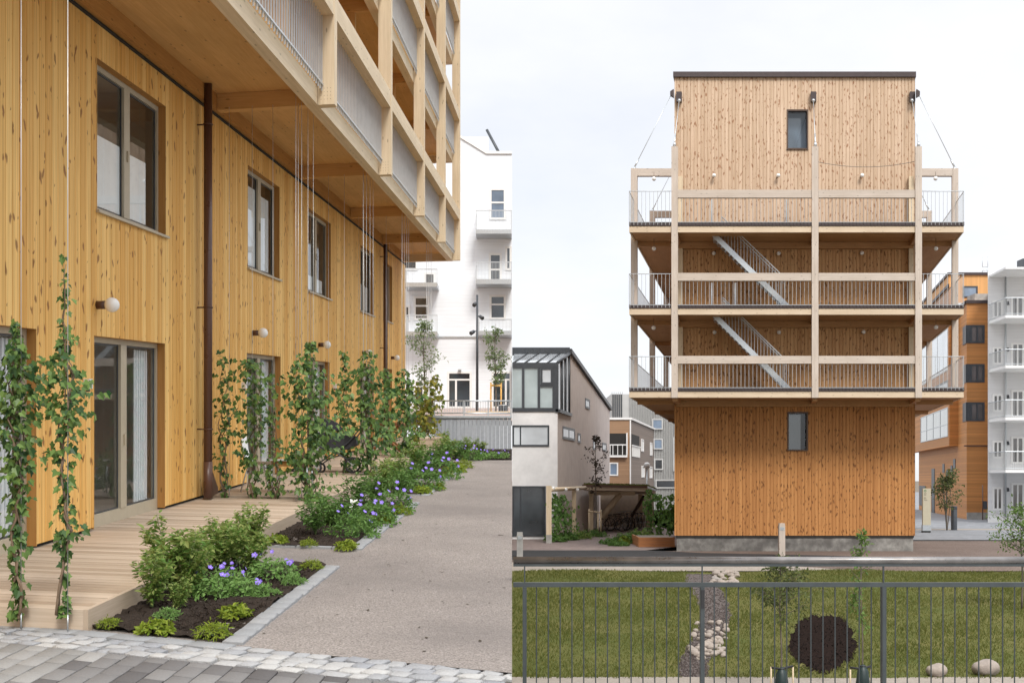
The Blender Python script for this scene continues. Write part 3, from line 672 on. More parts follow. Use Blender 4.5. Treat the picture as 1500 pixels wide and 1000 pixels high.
# ------------------------------------------------------------------ foliage
LM = dict(ivy=m_leaf('ivy_leaf', [(.024, .072, .026), (.042, .12, .036), (.085, .185, .048), (.20, .31, .08)], .26, .38),
 ivyy=m_leaf('autumn_ivy_leaf', [(.10, .17, .03), (.18, .27, .04), (.36, .38, .06), (.40, .33, .06)], .45),
 shrub=m_leaf('shrub_leaf', [(.12, .26, .045), (.20, .38, .075), (.32, .50, .14), (.40, .43, .15)], .45),
 shrubd=m_leaf('dark_shrub_leaf', [(.07, .16, .035), (.12, .25, .055), (.20, .34, .09)], .38),
 ger=m_leaf('geranium_leaf', [(.13, .26, .06), (.21, .38, .10), (.29, .46, .15)], .38),
 mound=m_leaf('lime_mound_leaf', [(.15, .23, .02), (.25, .35, .04), (.36, .42, .06)], .35),
 birch=m_leaf('young_tree_leaf', [(.14, .20, .09), (.20, .28, .13), (.28, .36, .18)], .4),
 olive=m_leaf('olive_tree_leaf', [(.06, .08, .028), (.10, .13, .042), (.16, .19, .06)], .35),
 fresh=m_leaf('fresh_tree_leaf', [(.08, .15, .03), (.13, .23, .05), (.20, .30, .08)], .35),
 red=m_leaf('dark_red_leaf', [(.04, .022, .02), (.07, .035, .03), (.06, .05, .025)], .2),
 grass=m_leaf('grass_blade', [(.072, .10, .018), (.12, .145, .03), (.20, .195, .055)], .38, .6))
MT['stem'] = m_plain('woody_stem', (.16, .11, .07), .8, 0, .2, 12); MT['stemg'] = m_plain('green_stem', (.10, .15, .05), .7); MT['bark'] = m_plain('grey_bark', (.13, .11, .09), .85, 0, .25, 9, .3)
MT['violet'] = m_plain('violet_petal', (.22, .14, .62), .5, 0, .15, 40); MT['wpetal'] = m_plain('white_petal', (.80, .80, .74), .5); MT['eye'] = m_plain('pale_flower_eye', (.75, .70, .75), .6)
U = RNG.uniform
def ivy(label, x, prof, Y, n, size, mat='ivy', base=None):
    """prof: (photo row, half width in photo pixels) from the top down"""
    ys = np.array([p[0] for p in prof], float); hw = np.array([p[1] for p in prof], float); s = Y / FOC
    foot = Vector(F(x + (base or 0), ys[-1], Y)); t = thing('climbing_ivy', label, 'climber', foot, 'climbers on the trellis wires')
    wts = hw + 1.5; cdf = np.concatenate([[0], np.cumsum((wts[1:] + wts[:-1]) / 2 * np.diff(ys))]); q = U(0, cdf[-1], n); y = np.interp(q, cdf, ys)
    wob = np.sin(y * .09 + x) * .22 + np.sin(y * .041 + x * 2) * .25
    lump = 1 + .35 * np.sin(y * .23 + x)
    h = np.interp(y, ys, hw) * lump; a = RNG.normal(0, .56, n); b = RNG.normal(0, .50, n)
    a = np.clip(a, -1.25, 1.25)
    # small clusters
    X = (x - 750 + (a + wob) * h) * s; Z = ZC + (HOR - y) * s; D = Y + np.clip(b, -1.2, 1.2) * np.minimum(h, 30) * s
    P = np.stack([X, D, Z], 1); N = np.stack([a * .7 + RNG.normal(0, .4, n) + .15, -.75 + b * .5 + RNG.normal(0, .45, n), .35 + RNG.normal(0, .4, n)], 1)
    T = np.stack([a * .9 + RNG.normal(0, .5, n), RNG.normal(0, .4, n), -1.0 + RNG.normal(0, .35, n)], 1)
    leaf_mesh('foliage', P, N, U(.5, 1.25, n) * size, IVY, LM[mat], t, .22, T=T)
    mb = MB()
    for k in range(4 if hw.max() > 14 else 2):
        pts = []; ph = random.uniform(0, 6); am = random.uniform(.1, .4)
        for yy in np.linspace(ys[-1], ys[0] + (ys[-1] - ys[0]) * random.uniform(0, .25), 26):
            hh = np.interp(yy, ys, hw); bs = (base or 0) * max(0, (yy - (ys[-1] - 90)) / 90)
            pts.append(F(x + bs + math.sin(yy * .11 + ph) * min(hh, 14) * am + math.sin(yy * .03 + ph) * hh * .3, yy, Y + math.sin(yy * .07 + ph * 2) * .04))
        mb.tube(pts, list(np.linspace(.012, .003, 26)), 5)
    mb.build('stem', MT['stem'], t); return t
ivy('broad dark ivy column at the left edge, in front of the first glass door', 24, [(470, 2), (505, 8), (530, 32), (580, 40), (640, 32), (700, 19), (760, 11), (800, 15), (830, 7), (880, 11), (906, 6)], 9.13, 640, .060, base=4)
ivy('tall slender ivy between the first two glass doors', 95, [(374, 3), (420, 5), (490, 8), (515, 16), (540, 30), (590, 34), (640, 22), (690, 17), (715, 6), (740, 8), (775, 20), (800, 14), (815, 3), (870, 3), (900, 6)], 9.06, 400, .057, base=-12)
ivy('sparse thin ivy strand beside the first brown downpipe', 328, [(512, 5), (560, 12), (640, 15), (700, 10), (728, 5)], 18.6, 190, .07)
ivy('ivy column in front of the second glass door', 372, [(525, 18), (560, 32), (620, 30), (680, 16), (734, 8)], 18.5, 420, .075)
ivy('short straggly ivy beside the white chair', 402, [(560, 2), (640, 6), (690, 20), (734, 12)], 18.5, 130, .07)
ivy('densest ivy column of the second screen, left of the pram', 453, [(500, 5), (530, 16), (548, 34), (620, 38), (680, 36), (720, 22), (745, 12)], 17.9, 820, .08)
ivy('thin wispy ivy strand just right of the pram', 505, [(515, 3), (545, 9), (600, 14), (660, 12), (692, 5)], 23.9, 230, .085)
ivy('dense ivy column in front of the fourth wall lamp', 541, [(512, 4), (540, 18), (580, 30), (640, 30), (680, 22), (700, 10)], 23.4, 560, .095)
ivy('thin ivy climbing beside the far brown downpipe', 566, [(540, 6), (590, 11), (640, 10), (660, 5)], 29.3, 200, .10)
ivy('ivy column at the third screen before the far corner of the house', 591, [(540, 4), (570, 18), (620, 22), (665, 14), (682, 8)], 29.4, 380, .11)
ivy('yellowing ivy column against the corner of the house', 613, [(560, 5), (590, 15), (640, 14), (668, 8)], 35.3, 230, .12, 'ivyy')
ivy('rightmost yellow-green ivy column at the end of the terraces', 634, [(545, 4), (575, 14), (620, 18), (655, 12), (668, 6)], 35.0, 290, .12, 'ivyy')

def proto_shrub(h, sp, n, size, mat, outline=OVAL, ns=9):
    t = thing('shrub', 'x', 'shrub', (0, -100, -50)); O = ORG[t.name]; P = []; N = []; T = []; mb = MB()
    for k in range(ns):
        a = random.uniform(0, 6.3); r = sp * random.uniform(.25, 1); hh = h * random.uniform(.6, 1) * (1.05 - .35 * r / sp)
        pts = [O + Vector((math.cos(a) * r * u ** 1.3 + .015 * math.sin(9 * u + k), math.sin(a) * r * u ** 1.3, hh * u)) for u in np.linspace(0, 1, 8)]
        mb.tube(pts, list(np.linspace(.007, .002, 8)), 4, False)
        m = int(n / ns)
        for i in range(m):
            u = random.uniform(.12, 1) ** .8; q = u * 7; i0 = min(int(q), 6); p = pts[i0].lerp(pts[i0 + 1], q - i0)
            d = Vector((random.gauss(0, 1), random.gauss(0, 1), random.gauss(.35, .5))).normalized(); j = random.uniform(0, .075) * (1.2 - u * .6)
            P.append(p + d * j); T.append(d); N.append(Vector((random.gauss(0, .5), random.gauss(0, .5), 1)))
    P, N, T = (np.array([tuple(x) for x in q]) for q in (P, N, T))
    leaf_mesh('foliage', P, N, U(.6, 1.25, len(P)) * size, outline, mat, t, .2, T=T); mb.build('stems', MT['stemg'], t); return t
def proto_mound(r, n, size, mat, outline=LANCE, flat=.75):
    t = thing('mound_plant', 'x', 'plant', (0, -100, -50)); O = np.array(ORG[t.name])
    D = RNG.normal(size=(n, 3)); D[:, 2] = np.abs(D[:, 2]); D /= np.linalg.norm(D, axis=1, keepdims=True)
    rad = r * U(.45, 1.0, n) ** .5 * (1 + .22 * np.sin(D[:, 0] * 6 + 1) * np.sin(D[:, 1] * 7)); P = D * rad[:, None]; P[:, 2] *= flat
    leaf_mesh('foliage', P + O, D * .6 + RNG.normal(0, .45, (n, 3)) + [0, 0, .4], U(.6, 1.3, n) * size, outline, mat, t, .2, T=D + RNG.normal(0, .5, (n, 3)))
    mb = MB()
    for k in range(10): a = random.uniform(0, 6.3); mb.tube([Vector(O), Vector(O) + Vector((math.cos(a) * r * .5, math.sin(a) * r * .5, r * .45))], [.004, .002], 4, False)
    mb.build('stems', MT['stemg'], t); return t
def flower(t, p, r, mat, tilt=.5):
    mb = MB(); ax = Vector((random.gauss(.1, tilt), -.7 + random.gauss(0, tilt), .7)).normalized(); u = ax.orthogonal().normalized(); v = ax.cross(u)
    for k in range(5):
        a = k * 2 * math.pi / 5; d = u * math.cos(a) + v * math.sin(a); e = u * math.cos(a + 1.571) + v * math.sin(a + 1.571)
        mb.face([p, p + d * r * .5 + e * r * .42 + ax * r * .12, p + d * r * .95 + e * r * .30 + ax * r * .18, p + d * r * 1.02 + ax * r * .15, p + d * r * .95 - e * r * .30 + ax * r * .18, p + d * r * .5 - e * r * .42 + ax * r * .12])
    o = mb.build('flower', mat, t); c = MB(); c.ball(p + ax * r * .1, r * .16, 6); c.build('flower_eye', MT['eye'], o)
def proto_ger(r, h, n, nf, mat, fm, fr=.026):
    t = proto_mound(r, n, .05, mat, OVAL, h / r); t.name = 'geranium'; ORG[t.name] = O = Vector((0, -100, -50))
    for k in range(nf):
        a = random.uniform(0, 6.3); q = random.uniform(.2, .95) * r; z = h * math.sqrt(max(0, 1 - (q / r) ** 2)) + random.uniform(.02, .10)
        flower(t, O + Vector((math.cos(a) * q, math.sin(a) * q, z)), fr * random.uniform(.8, 1.2), fm)
    return t
PR = dict(S=[proto_shrub(.66, .32, 900, .066, LM['shrub']), proto_shrub(.64, .28, 800, .064, LM['shrub'], ns=9)], D=[proto_shrub(.52, .36, 620, .055, LM['shrubd'], ns=12), proto_shrub(.5, .4, 680, .05, LM['shrubd'], ns=14)],
          G=[proto_ger(.24, .20, 420, 7, LM['ger'], MT['violet']), proto_ger(.26, .2, 420, 6, LM['ger'], MT['violet']), proto_ger(.30, .30, 520, 8, LM['shrubd'], MT['violet'])],
          W=[proto_ger(.30, .30, 560, 6, LM['shrubd'], MT['wpetal'], .035)], M=[proto_mound(.13, 420, .040, LM['mound']), proto_mound(.13, 380, .044, LM['mound'], OVAL, .7), proto_mound(.13, 420, .04, LM['ger'], LANCE, .8)])
NM = dict(S='shrub', D='shrub', G='geranium', W='white_geranium', M='mound_plant')
CT = dict(S='shrub', D='shrub', G='flower', W='flower', M='plant')
def plant(kind, v, x, y, sc, label, wz=-1.775):
    p = PR[kind][v]; o = dup(p, Lg(x, y, wz), random.uniform(0, 6.3) if kind in 'SDM' else random.uniform(-.5, .5), sc, label, {'S': 'leafy shrubs in the flower beds', 'D': 'leafy shrubs in the flower beds', 'G': 'violet geraniums in the flower beds', 'W': 'white geraniums in the flower beds', 'M': 'low mounds in the flower beds'}[kind])
    o.name = NM[kind]; o['category'] = CT[kind]
B1 = 'the nearest flower bed'; B2 = 'the second flower bed'
for a in (('S', 1, 275, 872, .95, 'loose shrub between the tall one and the violet flowers in ' + B1), ('S', 0, 365, 838, .78, 'lower shrub behind the violet flowers near the middle of ' + B1), ('S', 0, 318, 838, .9, 'shrub against the deck edge left of the upright one in ' + B1),
          ('S', 0, 250, 868, 1.12, 'tall light green shrub nearest the deck corner in ' + B1), ('S', 1, 222, 890, .82, 'lower leafy shrub leaning left in front of the tall one in ' + B1), ('S', 1, 290, 850, .85, 'middle leafy shrub against the deck edge in ' + B1),
          ('S', 0, 345, 828, .92, 'upright bushy shrub in the middle of ' + B1), ('S', 1, 375, 812, .95, 'slim upright shrub at the far end of ' + B1), ('S', 0, 262, 893, .45, 'small shrub at the foot of the tall one in ' + B1),
          ('G', 0, 318, 872, 1.0, 'violet geranium at the centre of ' + B1), ('G', 1, 355, 872, .8, 'violet geranium beside the kerb-side mounds of ' + B1), ('G', 1, 398, 845, .95, 'violet geranium near the far corner of ' + B1), ('G', 0, 335, 852, .7, 'small violet geranium under the upright shrub in ' + B1),
          ('M', 0, 160, 917, .66, 'small lime mound beside the deck corner post in ' + B1), ('M', 1, 229, 925, .95, 'lime mound at the front edge of ' + B1), ('M', 0, 312, 931, .98, 'lime mound nearest the corner of the kerb in ' + B1),
          ('M', 1, 345, 902, .92, 'round green mound in bare mulch in ' + B1), ('M', 2, 386, 874, 1.0, 'bright green tall mound near the kerb in ' + B1), ('M', 2, 430, 855, .85, 'green mound second from the far corner of ' + B1), ('M', 0, 457, 832, .85, 'yellow-green ball mound in the far kerb corner of ' + B1), ('M', 2, 245, 906, .8, 'green mound tucked under the shrubs at the front of ' + B1),
          ('M', 1, 405, 795, 1.0, 'lime mound against the deck edge at the start of ' + B2), ('M', 0, 452, 799, .75, 'reddish-green small mound at the front of ' + B2), ('M', 1, 507, 803, .9, 'lime mound in the front kerb corner of ' + B2), ('M', 2, 530, 778, 1.0, 'green mound beside the kerb in the middle of ' + B2), ('M', 1, 560, 765, 1.1, 'green mound further along the kerb of ' + B2), ('M', 0, 585, 752, 1.2, 'lime mound near the far kerb corner of ' + B2),
          ('D', 0, 462, 782, 1.0, 'dark leafy shrub at the front left of ' + B2), ('D', 1, 490, 770, 1.1, 'broad dark shrub in the front half of ' + B2), ('W', 0, 502, 768, 1.0, 'white-flowered geranium in ' + B2), ('G', 2, 520, 785, 1.05, 'violet geranium nearest the front kerb of ' + B2), ('G', 2, 545, 768, 1.1, 'violet geranium in the middle of ' + B2),
          ('D', 0, 520, 748, 1.15, 'dark shrub against the deck in the middle of ' + B2), ('D', 1, 548, 738, 1.2, 'tall dark shrub behind the violet flowers of ' + B2), ('G', 2, 572, 750, 1.2, 'violet geranium towards the far end of ' + B2), ('S', 1, 560, 728, 1.0, 'light green shrub at the far end of ' + B2), ('D', 0, 585, 732, 1.1, 'dark shrub in the far corner of ' + B2),
          ('D', 1, 595, 712, 1.25, 'dark shrub filling the third flower bed'), ('S', 0, 578, 716, 1.1, 'light shrub at the deck side of the third flower bed'), ('G', 2, 618, 716, 1.3, 'violet geranium in the third flower bed'), ('M', 1, 618, 722, 1.2, 'lime mound at the front of the third flower bed'), ('M', 0, 640, 716, 1.2, 'lime mound in the kerb corner of the third flower bed'),
          ('D', 0, 622, 700, 1.3, 'dark shrub at the front of the fourth flower bed'), ('S', 1, 612, 694, 1.2, 'light shrub beside the deck in the fourth flower bed'), ('G', 2, 645, 700, 1.4, 'violet geranium in the fourth flower bed'), ('M', 0, 652, 697, 1.5, 'yellowish mound by the kerb of the fourth flower bed'), ('M', 1, 668, 690, 1.6, 'lime mound in the middle kerb side of the fourth flower bed'), ('M', 0, 680, 684, 1.6, 'yellow mound at the far corner of the fourth flower bed'), ('D', 1, 642, 684, 1.4, 'dark shrub at the back of the fourth flower bed'), ('S', 0, 655, 680, 1.3, 'pale shrub at the far end of the fourth flower bed'),
          ('D', 0, 668, 672, 1.05, 'largest bushy shrub before the board wall'), ('S', 1, 682, 671, .95, 'pale upright shrub before the board wall'), ('S', 0, 704, 668, .8, 'grassy shrub right of the others before the board wall'), ('G', 2, 690, 673, 1.0, 'first violet geranium along the board wall from the left'), ('G', 0, 706, 672, .9, 'second violet geranium along the board wall'), ('G', 1, 722, 671, .9, 'third violet geranium along the board wall'), ('G', 0, 736, 671, .8, 'violet geranium at the right end of the board wall')): plant(*a)
for q in PR.values():
    for p in q:
        for c in list(p.children):
            for e in list(c.children): bpy.data.objects.remove(e)
            bpy.data.objects.remove(c)
        bpy.data.objects.remove(p)

def tree(name, label, foot, top, cr, n, size, mat, cz=(.3, 1.0), trunk=.03, group=None, nb=14, gaps=.5, cat='tree', barkm='bark', stems=1, gauss=.16):
    """young tree: trunk, limbs and leaves clustered along twigs; cr crown radius, cz crown from/to as share of the height"""
    foot = Vector(foot); H = top - foot.z; t = thing(name, label, cat, foot, group); mb = MB(); P = []; T = []
    for sidx in range(stems):
        lean = Vector((random.uniform(-.3, .3), random.uniform(-.2, .2), 0)) * (cr if stems > 1 else .12 * cr)
        ctr = [foot + lean * u * (1.6 if stems > 1 else 1) + Vector((.02 * math.sin(u * 7 + sidx), .02 * math.cos(u * 6), H * u * (1 if sidx == 0 else random.uniform(.8, .97)))) for u in np.linspace(0, 1, 12)]
        mb.tube(ctr, list(np.linspace(trunk, trunk * .15, 12)), 7)
        for b in range(max(3, nb // stems)):
            u = random.uniform(cz[0], .97); q = u * 11; i0 = min(int(q), 10); p = ctr[i0].lerp(ctr[i0 + 1], q - i0); a = random.uniform(0, 6.3)
            prof = math.sin(math.pi * min(1, max(0.05, (u - cz[0] + .12) / (1.08 - cz[0])))) ** .7
            L = cr * random.uniform(.55, 1.05) * prof; d = Vector((math.cos(a), math.sin(a), random.uniform(.25, .9)))
            br = [p + d * L * v + Vector((0, 0, .12 * L * v * v)) for v in np.linspace(0, 1, 6)]; mb.tube(br, list(np.linspace(trunk * .35, .003, 6)), 4, False)
            tw = [br]
            for s_ in range(3):
                o = br[random.randint(2, 5)]; e = Vector((random.gauss(0, 1), random.gauss(0, 1), random.gauss(.3, .6))).normalized() * L * .4; tw.append([o, o + e * .5, o + e]); mb.tube(tw[-1], [.004, .003, .002], 3, False)
            for l_ in range(int(n / nb)):
                k = random.choice(tw); v = random.uniform(.2, 1) * (len(k) - 1); i1 = min(int(v), len(k) - 2); c = k[i1].lerp(k[i1 + 1], v - i1)
                e = Vector((random.gauss(0, 1), random.gauss(0, 1), random.gauss(0, 1))); P.append(tuple(c + e * gauss * cr * .5)); T.append(tuple(e + Vector((0, 0, -.5))))
    P = np.array(P); leaf_mesh('crown', P, RNG.normal(size=P.shape) * .8 + [0, -.3, .6], U(.6, 1.3, len(P)) * size, OVAL, LM[mat], t, .2, T=np.array(T)); mb.build('trunk', MT[barkm], t); return t
tree('young_tree', 'slender young tree with airy grey-green leaves by the house corner on terrace', F(622, 608, 50), F(0, 468, 50)[2], .85, 900, .12, 'birch', (.25, 1), .045, 'young trees on the upper terrace', 22)
tree('young_tree', 'slender young tree tied to orange stakes before the right glazed door', F(726, 608, 50), F(0, 474, 50)[2], .58, 800, .12, 'birch', (.3, 1), .045, 'young trees on the upper terrace', 20)
t = thing('tree_stakes', 'pair of orange wooden tree stakes at the foot of a young terrace tree', 'stakes', F(729, 608, 50))
for x in (719, 734): mb = MB(); mb.tube([F(x, 609, 50), F(x, 560, 50)], .035, 8); mb.build('stake', MT['clad'], t)
mb = MB(); mb.box(F(719, 0, 50)[0], F(734, 0, 50)[0], 49.95, 49.99, F(0, 566, 50)[2], F(0, 563, 50)[2]); mb.build('crossbar', MT['clad'], t)

# ------------------------------------------------------------------ things on the terraces
t = thing('pram', 'dark grey pram with folded hood parked among the ivy', 'pram', Lm(24.0, 1.0, -1.64)); o0 = Vector(Lm(24.0, 1.0, -1.64)); v3 = lambda x, y, z: o0 + Vector((x, y, z))
hm = MB()
for i in range(8):
    for j in range(10):
        q = lambda i, j: v3(-.08 + .26 * math.cos(math.pi * (.15 + .85 * j / 10)) , .20 * (i / 4 - 1), .78 + .27 * math.sin(math.pi * (.05 + .9 * j / 10)))
        hm.face([q(i, j), q(i + 1, j), q(i + 1, j + 1), q(i, j + 1)], None, True)
for sg in (-1, 1): hm.face([v3(-.08 + .26 * math.cos(math.pi * (.15 + .85 * j / 10)), .20 * sg, .78 + .27 * math.sin(math.pi * (.05 + .9 * j / 10))) for j in range(11)])
hm.build('hood', m_plain('charcoal_fabric', (.035, .036, .045), .85), t)
bm_ = MB(); bm_.prism([(-.36, .80), (.42, .72), (.45, .56), (.25, .46), (-.25, .48), (-.36, .62)], -.2, .2, lambda a, b, c: v3(a, b, c)); bm_.build('seat_body', m_plain('dark_fabric', (.03, .03, .035), .85), t)
fm = MB()
for sg in (-.24, .24): fm.tube([v3(.62, sg, .98), v3(.30, sg, .60), v3(-.32, sg, .16)], .014, 6); fm.tube([v3(-.15, sg, .52), v3(.38, sg, .2)], .014, 6)
fm.tube([v3(.62, -.24, .98), v3(.62, .24, .98)], .016, 6); fm.build('frame', MT['charcoal'], t)
for x, y, r in ((-.32, -.25, .11), (-.32, .25, .11), (.38, -.27, .16), (.38, .27, .16)):
    wm = MB(); wm.ring(v3(x, y, r), (0, 1, 0), r - .02, .02); o = wm.build('wheel', MT['black'], t); sp_ = MB()
    for k in range(5): a = k * 1.2566; sp_.tube([v3(x, y, r), v3(x + math.cos(a) * (r - .03), y, r + math.sin(a) * (r - .03))], .008, 4)
    sp_.tube([v3(x, y - .03, r), v3(x, y + .03, r)], .025, 8); sp_.build('spokes', MT['alu'], o)
t = thing('shell_chair', 'white moulded shell chair on thin legs behind the ivy', 'chair', Lm(19.7, .55, -1.64)); o0 = Vector(Lm(19.7, .55, -1.64))
sh = MB(); prof = [(.24, .42), (.10, .43), (-.12, .42), (-.20, .47), (-.24, .62), (-.27, .84)]
for (x0, z0), (x1, z1) in zip(prof, prof[1:]):
    for k in range(8):
        w_ = lambda j, z: (-.23 + .46 * j / 8) * (1 if z < .6 else .9); cv = lambda j: .05 * abs(j / 4 - 1) ** 2
        sh.face([v3(x0 + cv(k), w_(k, z0), z0 + cv(k)), v3(x0 + cv(k + 1), w_(k + 1, z0), z0 + cv(k + 1)), v3(x1 + cv(k + 1), w_(k + 1, z1), z1 + cv(k + 1)), v3(x1 + cv(k), w_(k, z1), z1 + cv(k))], None, True)
sh.build('shell', MT['white'], t)
for x, y in ((.2, .2), (.2, -.2), (-.2, .2), (-.2, -.2)): mb = MB(); mb.tube([v3(x * .6, y * .6, .43), v3(x * 1.1, y * 1.1, 0)], .011, 6); mb.build('leg', MT['alu'], t)
t = thing('side_table', 'small low table with white top and orange apron beside the white chair', 'table', Lm(19.6, 1.15, -1.64)); o0 = Vector(Lm(19.6, 1.15, -1.64))
mb = MB(); mb.box(-.33, .33, -.28, .28, .50, .53, v3); mb.build('tabletop', MT['white'], t); mb = MB(); mb.box(-.28, .28, -.24, .24, .42, .498, v3); mb.build('apron', MT['lining'], t)
for x in (-.27, .27):
    for y in (-.23, .23): mb = MB(); mb.tube([v3(x, y, .43), v3(x * 1.05, y * 1.05, 0)], .015, 6); mb.build('leg', MT['alu'], t)
t = thing('trestle_table', 'reddish wooden trestle table with crossed legs on the fourth terrace', 'table', Lm(32.0, .9, -1.64)); o0 = Vector(Lm(32.0, .9, -1.64)); tw_ = m_beam('reddish_wood', (.30, .13, .05), (.38, .18, .08))
mb = MB()
for q in range(5): mb.box(-.40 + q * .165, -.245 + q * .165, -.8, .8, .70, .74, v3)
mb.build('tabletop', tw_, t)
for y in (-.6, .6):
    for sg in (-1, 1): mb = MB(); mb.tube([v3(-.38 * sg, y + .02 * sg, 0), v3(.38 * sg, y + .02 * sg, .70)], .035, 4); mb.build('leg', tw_, t)
# ------------------------------------------------------------------ right-hand place: terrain
def terr(X, Y):
    if Y <= 24: return ZC - 3.87
    if Y <= 42: return ZC - 3.87 + .70 * (Y - 24) / 18 + .05 * math.sin(X * .7) * math.sin(Y * .5)
    if Y <= 43.2: return ZC - 3.17 + .22 * (Y - 42) / 1.2
    return ZG
mat_lawn = m_ground('mown_lawn', (.058, .074, .015), (.11, .122, .029), (.155, .135, .045), 16, .95, .8, .05, .45, .75)
lawn = grid_sheet(lambda X, Y, z: (X, Y, z), np.linspace(0, 26, 40), np.linspace(23.6, 42, 40), terr); struct('lawn', lawn, mat_lawn)
mat_brown = m_ground('brown_gravel', (.13, .095, .08), (.21, .165, .14), (.10, .075, .065), 14, .95, .6, .02, .35, .6)
mat_beige = m_ground('beige_path', (.27, .235, .20), (.34, .30, .26), (.24, .21, .18), 14, .95, .4, .02, .4, .4)
g = MB(); g.face([(0, 42, ZC - 3.168), (12, 42, ZC - 3.168), (8, 43.2, ZC - 2.951), (0, 43.2, ZC - 2.951)]); struct('footpath', g, mat_beige)
g = MB(); g.face([(12, 42, ZC - 3.17), (60, 42, ZC - 3.17), (60, 43.2, ZC - 2.953), (8, 43.2, ZC - 2.953)]); g.face([(0, 43.2, ZG - .004), (90, 43.2, ZG - .004), (90, 49.9, ZG - .004), (0, 49.9, ZG - .004)]); g.face([(9, 49.9, ZG - .004), (90, 49.9, ZG - .004), (90, 58, ZG - .004), (9, 58, ZG - .004)]); struct('gravel_yard', g, mat_brown)
g = MB(); g.box(16.5, 90, 57.85, 58.0, ZG - .1, ZG + .05); struct('square_kerb', g, m_plain('dark_kerb', (.06, .06, .062), .8))
g = MB(); g.face([(0, 19, ZC - 3.86), (60, 19, ZC - 3.86), (60, 23.9, ZC - 3.86), (0, 23.9, ZC - 3.86)]); struct('lower_path', g, mat_beige)
mat_asph = m_ground('dark_asphalt', (.028, .028, .029), (.05, .05, .052), (.035, .034, .034), 20, .9, .4, .01)
g = MB(); g.face([(0, 44.6, ZG), (16, 44.6, ZG), (12, 47.0, ZG), (7.5, 48.6, ZG), (5.5, 50.4, ZG), (0, 50.4, ZG)]); struct('road', g, mat_asph)
mat_pinkp = m_ground('pink_grey_pavers', (.20, .155, .14), (.29, .23, .215), (.17, .14, .13), 5, .9, .3, .02, .4, .5)
g = MB(); g.face([(0, 50.4, ZG), (5.5, 50.4, ZG), (9, 56, ZG), (40, 170, ZG), (0, 170, ZG)]); struct('paved_lane', g, mat_pinkp)
mat_slab = m_ground('grey_slabs', (.19, .20, .215), (.27, .28, .30), (.16, .165, .17), 3, .85, .3, .02, .25, .5)
g = MB(); g.face([(9, 58, ZG - .0), (120, 58, ZG - .0), (160, 260, ZG), (9, 260, ZG)]); struct('square', g, mat_slab)
g = MB()
for q in range(14): g.face([(19, 70.0, ZG + .004), (45, 70.0, ZG + .004), (45, 71.6, ZG + .004), (19, 71.6, ZG + .004)]) if q == 0 else None
struct('pale_paving_strip', g, mat_beige)
g = MB(); g.face([(0, -6, ZC - 1.97), (60, -6, ZC - 1.97), (60, 11.75, ZC - 1.97), (0, 11.75, ZC - 1.97)]); g.face([(0, 11.75, ZC - 1.97), (60, 11.75, ZC - 1.97), (60, 11.75, ZC - 6), (0, 11.75, ZC - 6)])
struct('bridge_deck', g, MT['concrete'])
# grass blades, mulch ring, gravel swale
n_ = 95000; X = U(0.02, 19, n_); Y = 23.7 + 18.3 * U(0, 1, n_) ** 1.0
swx = lambda y: (1037 - 750 + 12 * math.sin(y / 23)) if y < 905 else (1037 - 750 + 12 * math.sin(y / 23) - (y - 905) * .12)
row = HOR - (np.vectorize(terr)(X, Y) - ZC) * FOC / Y; px = 750 + X * FOC / Y
sx = 750 + np.vectorize(swx)(row); keep = ~((np.abs(px - sx) < 21 + RNG.normal(0, 2, n_)) & (row > 838)) & ~(((px - 1205) / 50) ** 2 + ((row - 942) / 43) ** 2 < 1 + RNG.normal(0, .06, n_))
X, Y = X[keep], Y[keep]; n_ = len(X); Zg = np.vectorize(terr)(X, Y); P = np.stack([X, Y, Zg - .01], 1)
pat = np.sin(X * 1.3 + np.sin(Y * .9)) * np.sin(Y * 1.1 + np.sin(X * .8)); sz_ = U(.04, .10, n_) * (1 + .25 * pat)
N = np.stack([RNG.normal(0, .5, n_), -1 + RNG.normal(0, .3, n_), RNG.normal(.3, .3, n_)], 1); T = np.stack([RNG.normal(0, .55, n_), RNG.normal(0, .55, n_), np.ones(n_)], 1)
gb = leaf_mesh('grass', P, N, sz_, [(0, 0), (.10, .2), (.07, .7), (0, 1)], LM['grass'], None, .1, T=T); gb['kind'] = 'stuff'
def onlawn(x, y):
    Y = 30.0
    for _ in range(30): Y = FOC * (ZC - terr((x - 750) * Y / FOC, Y)) / (y - HOR)
    Y = min(max(Y, 20), 42); return Vector(((x - 750) * Y / FOC, Y, terr((x - 750) * Y / FOC, Y)))
sg = MB(); ys = np.linspace(838, 992, 60)
for y0, y1 in zip(ys, ys[1:]):
    q = lambda x, y: tuple(onlawn(x, y) + Vector((0, 0, .006)))
    w0, w1 = 21 + 3 * math.sin(y0 * .4), 21 + 3 * math.sin(y1 * .4)
    sg.face([q(750 + swx(y0) - w0, y0), q(750 + swx(y0) + w0, y0), q(750 + swx(y1) + w1, y1), q(750 + swx(y1) - w1, y1)])
struct('gravel_swale', sg, m_ground('dark_red_gravel', (.06, .048, .045), (.18, .155, .145), (.09, .073, .068), 26, .95, 1.0, .03, 3, .3))
pb_ = MB(); n_ = 2600
for i in range(n_):
    y = random.uniform(840, 991); x = 750 + swx(y) + random.uniform(-21, 21); c = onlawn(x, y); r = random.uniform(.015, .04)
    d = [Vector((random.gauss(0, 1), random.gauss(0, 1), 0)).normalized() * r for _ in range(1)][0]; e = Vector((-d.y, d.x, 0)) * random.uniform(.6, 1)
    t_ = c + Vector((0, 0, r * 1.1)); A = [c + d, c + e, c - d, c - e]
    for k in range(4): pb_.face([A[k], A[(k + 1) % 4], t_])
